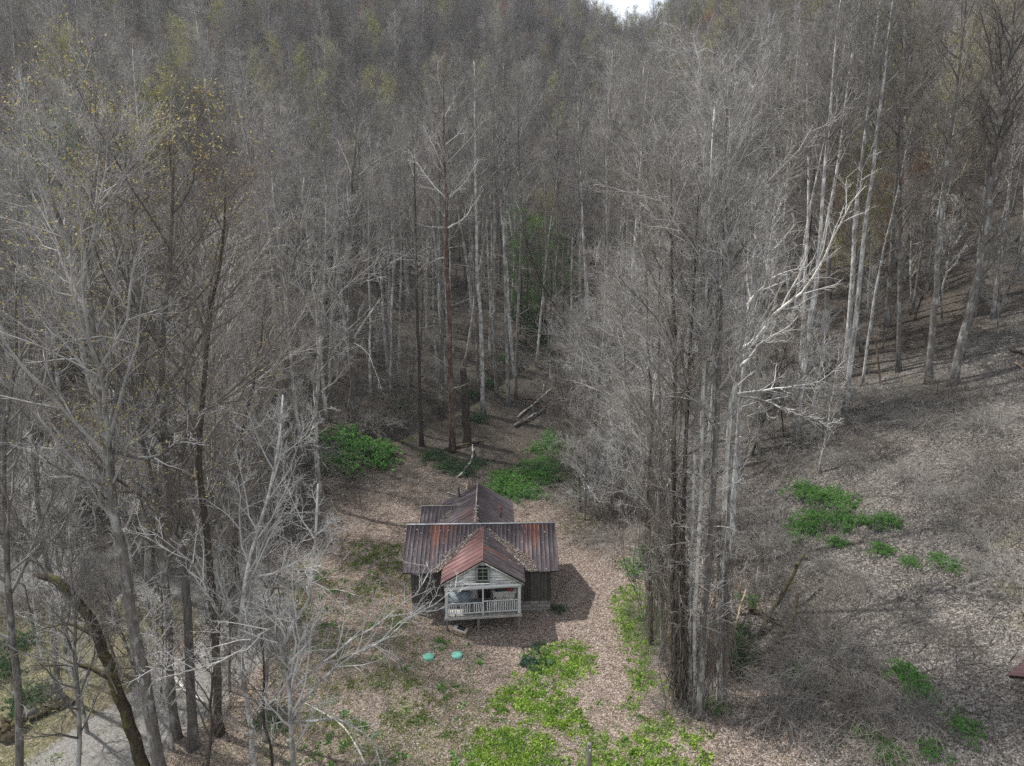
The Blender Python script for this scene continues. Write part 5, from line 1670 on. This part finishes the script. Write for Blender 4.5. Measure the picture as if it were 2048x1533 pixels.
# rocks along the ditch at lower left
def rock(u, v, r, label, mat='stone'):
    rg = np.random.default_rng(int(u * 3 + v))
    p = ground(u, v)
    K, J = 9, 6
    V = []
    for j in range(J):
        ph_ = math.pi * j / (J - 1)
        for i in range(K):
            a = i * 2 * math.pi / K
            rr = r * (1 + rg.normal(0, .1))
            V.append((rr * math.sin(ph_) * math.cos(a), rr * .8 * math.sin(ph_) * math.sin(a), rr * .6 * math.cos(ph_)))
    Q = [(j * K + i, (j + 1) * K + i, (j + 1) * K + (i + 1) % K, j * K + (i + 1) % K) for j in range(J - 1) for i in range(K)]
    tag(link('rock', mesh_np('rock', V, Q, None, M[mat], False), None, p), label, 'rock')
rock(20, 1478, .6, 'large mossy boulder at the lower left frame edge', 'bark_moss')
rock(120, 1395, .3, 'grey rock on the ditch bank at lower left')
rock(60, 1425, .35, 'grey rock beside the mossy ditch log')
rock(275, 1310, .45, 'pale grey rock between the lower left trunks')

# ------------------------------------------------------------------ ground cover, grass and leaf litter
def in_poly(px, py, poly):
    c = np.zeros(len(px), bool)
    for (x0, y0), (x1, y1) in zip(poly, poly[1:] + poly[:1]):
        cond = ((y0 > py) != (y1 > py)) & (px < (x1 - x0) * (py - y0) / (y1 - y0 + 1e-9) + x0)
        c ^= cond
    return c
def vnoise(x, y, s=1.0):
    return np.sin(x * 2.1 * s + 1.3 * np.sin(y * 1.7 * s)) * np.sin(y * 2.4 * s + 1.1 * np.sin(x * 1.9 * s + .7))
def plane_poly(poly):
    return [tuple(ground(u, v)[:2]) for u, v in poly]
def scatter(polys, dens, rg, edge=.35):
    out = []
    for poly in polys:
        w = plane_poly(poly)
        xs, ys = [a for a, _ in w], [a for _, a in w]
        n = int((max(xs) - min(xs) + 1) * (max(ys) - min(ys) + 1) * dens)
        x = rg.uniform(min(xs) - .5, max(xs) + .5, n)
        y = rg.uniform(min(ys) - .5, max(ys) + .5, n)
        j = rg.normal(0, edge, (2, n))
        ok = in_poly(x + j[0], y + j[1], w) & (vnoise(x, y, 1.6) + .6 * vnoise(x + 9, y - 4, 3.3) > -.60 + rg.normal(0, .28, n))
        out.append(np.stack([x[ok], y[ok], H(x[ok], y[ok])], 1))
    return np.concatenate(out)
def tufts(pts_, per, size, spread, rg, up=.8):
    n = len(pts_)
    c = np.repeat(pts_, per, 0)
    m = len(c)
    sz = np.repeat(rg.uniform(.6, 1.3, n), per)[:, None]
    d = rg.normal(0, 1, (m, 3))
    d[:, 2] = np.abs(d[:, 2]) * up + .25
    d = norm(d)
    side = norm(np.cross(d, rg.normal(0, 1, (m, 3))))
    b = c + np.concatenate([rg.normal(0, spread, (m, 2)), np.zeros((m, 1))], 1) + np.array([0, 0, .01])
    hgt_ = np.repeat(1 + .45 * vnoise(pts_[:, 0], pts_[:, 1], 2.3), per)[:, None]
    L = size * sz * hgt_ * rg.uniform(.6, 1.3, (m, 1))
    V = np.stack([b, b + d * L * .5 + side * L * .22, b + d * L - np.array([0, 0, .25]) * L, b + d * L * .5 - side * L * .22], 1)
    return V.reshape(-1, 3), np.arange(m * 4).reshape(-1, 4)
gr = np.random.default_rng(11)
PATCH = [
    [(1064, 1308), (1100, 1296), (1165, 1290), (1183, 1330), (1164, 1352), (1138, 1375), (1118, 1352), (1075, 1364), (1042, 1362), (1060, 1340)],
    [(1000, 1390), (1050, 1374), (1110, 1380), (1150, 1415), (1168, 1445), (1164, 1482), (1120, 1462), (1080, 1442), (1030, 1425), (985, 1420)],
    [(965, 1482), (1000, 1460), (1060, 1470), (1108, 1500), (1115, 1560), (925, 1560), (945, 1512)],
    [(1238, 1182), (1288, 1178), (1302, 1232), (1332, 1288), (1300, 1312), (1260, 1302), (1244, 1250), (1230, 1210)],
    [(1265, 1330), (1300, 1325), (1304, 1370), (1276, 1392)], [(1312, 1362), (1342, 1362), (1342, 1388), (1315, 1385)],
    [(1245, 1490), (1290, 1462), (1325, 1455), (1350, 1480), (1350, 1560), (1225, 1560)], [(1180, 1515), (1225, 1508), (1235, 1560), (1130, 1560)],
    [(1315, 1436), (1340, 1436), (1350, 1462), (1325, 1470)], [(1372, 1465), (1398, 1468), (1405, 1500), (1376, 1495)], [(1375, 1520), (1410, 1515), (1415, 1560), (1372, 1560)],
    [(1158, 1490), (1190, 1480), (1215, 1470), (1218, 1485), (1165, 1505)], [(950, 1470), (970, 1465), (978, 1500), (955, 1500)], [(1252, 1412), (1275, 1405), (1280, 1420), (1258, 1428)]]
g1 = scatter(PATCH, 125, gr)
V, Q = tufts(g1, 10, .135, .075, gr)
tag(link('ground_cover', mesh_np('ground_cover', V, Q, None, M['leaf_bright'])), 'patches of bright lime green weeds on the right part of the yard', 'weeds', None, 'stuff')
g2 = scatter([[(1050, 1305), (1090, 1300), (1085, 1335), (1048, 1345)]], 60, gr)
V, Q = tufts(g2, 8, .22, .07, gr, 1.4)
tag(link('flower_leaves', mesh_np('flower_leaves', V, Q, None, M['leaf_blue'])), 'small dark blue green clump of leaves beside the lime green weeds', 'plants', None, 'stuff')
GP = [[(690, 1330), (1000, 1390), (1000, 1560), (560, 1560), (600, 1420)], [(560, 1150), (820, 1060), (815, 1200), (860, 1330), (640, 1380), (560, 1300)], [(900, 1268), (970, 1262), (990, 1290), (940, 1300)], [(690, 1090), (780, 1060), (810, 1140), (700, 1180)],
      [(1120, 1000), (1180, 1040), (1190, 1100), (1130, 1060)], [(60, 1440), (130, 1420), (120, 1560), (40, 1560)], [(1290, 1470), (1420, 1420), (1430, 1560), (1290, 1560)]]
n0 = scatter(GP, 60, gr, .8)
n0 = n0[(vnoise(n0[:, 0], n0[:, 1], .55) + .5 * vnoise(n0[:, 0], n0[:, 1], 1.7) + gr.normal(0, .35, len(n0))) > .25]
V, Q = tufts(n0, 6, .12, .06, gr, 1.2)
tag(link('grass', mesh_np('grass', V, Q, None, M['grass'])), 'thin tufts of grass in the leafy yard', 'grass', None, 'stuff')
n1 = scatter(GP[:2] + [[(1180, 1330), (1330, 1400), (1330, 1500), (1170, 1480)], [(820, 1290), (1000, 1300), (1010, 1400), (850, 1400)]], 5, gr, .8)
n1 = n1[(vnoise(n1[:, 0] + 3, n1[:, 1], .9) + gr.normal(0, .4, len(n1))) > .35]
V, Q = tufts(n1, 12, .16, .10, gr, .9)
tag(link('weed_tufts', mesh_np('weed_tufts', V, Q, None, M['leaf_green'])), 'scattered green weed tufts in the leafy yard', 'weeds', None, 'stuff')

def litter(name, label, n, xr, yr, keep, seed, size=.075, mat='litter'):
    rg = np.random.default_rng(seed)
    x = rg.uniform(*xr, n)
    y = rg.uniform(*yr, n)
    # thin out with distance and on the road
    ok = keep(x, y, rg)
    x, y = x[ok], y[ok]
    p = np.stack([x, y, H(x, y) + np.abs(rg.normal(0, .02, len(x))) + .012], 1)
    V, Q = leaf_quads(p, size, rg, .72)
    tag(link(name, mesh_np(name, V, Q, None, M[mat])), label, 'leaves', None, 'stuff')
litter('leaf_litter', 'fallen brown leaves thick over the yard round the house', 170000, (-18, 15), (23, 58),
       lambda x, y, r: (seg_dist(x, y, road_path) > 1.5 + r.random(len(x))) & ~((np.abs(x + 1.9) < 4) & (y > 37.8) & (y < 47)) & (vnoise(x, y, .5) > -1.2 + .5 * (x < -6) + r.normal(0, .35, len(x))), 8, .048)
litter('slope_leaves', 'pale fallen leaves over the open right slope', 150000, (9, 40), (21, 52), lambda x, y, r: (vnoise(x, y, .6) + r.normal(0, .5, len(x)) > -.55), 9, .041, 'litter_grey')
# short dead sticks strewn over the slope and forest floor
def sticks(n, xr, yr, seed):
    rg = np.random.default_rng(seed)
    x, y = rg.uniform(*xr, n), rg.uniform(*yr, n)
    L = rg.uniform(.4, 1.6, n)
    a = rg.uniform(0, 6.28, n)
    P = np.empty((n, 3, 3))
    for i, t in enumerate((-.5, 0, .5)):
        P[:, i, 0] = x + np.cos(a) * L * t + rg.normal(0, .05, n)
        P[:, i, 1] = y + np.sin(a) * L * t + rg.normal(0, .05, n)
        P[:, i, 2] = H(P[:, i, 0], P[:, i, 1]) + .04 + np.abs(rg.normal(0, .05, n))
    R = np.repeat(rg.uniform(.008, .022, n)[:, None], 3, 1)
    return P, R
s1_, s2_ = sticks(2600, (9, 42), (22, 56), 1), sticks(2200, (-28, 14), (44, 80), 2)
tag(link('fallen_sticks', crown_mesh('fallen_sticks', [(*s1_, 3, True), (*s2_, 3, True)], M['twig_grey'])), 'small dead sticks strewn over the slope and forest floor', 'sticks', None, 'stuff')

# ------------------------------------------------------------------ thin haze in the valley air
hm = bpy.data.materials.new('haze')
hm.use_nodes = True
hnt = hm.node_tree
hnt.nodes.clear()
ho = hnt.nodes.new('ShaderNodeOutputMaterial')
hv = hnt.nodes.new('ShaderNodeVolumePrincipled')
hv.inputs['Color'].default_value = (.80, .88, 1.0, 1)
hv.inputs['Density'].default_value = .0002
hv.inputs['Anisotropy'].default_value = .2
hnt.links.new(hv.outputs[0], ho.inputs['Volume'])
mb = MB()
mb.box((0, 250, 62), (1640, 1540, 164))
tag(link('haze', mb.mesh('haze', hm)), 'thin blue haze in the valley air', None, None, 'stuff')
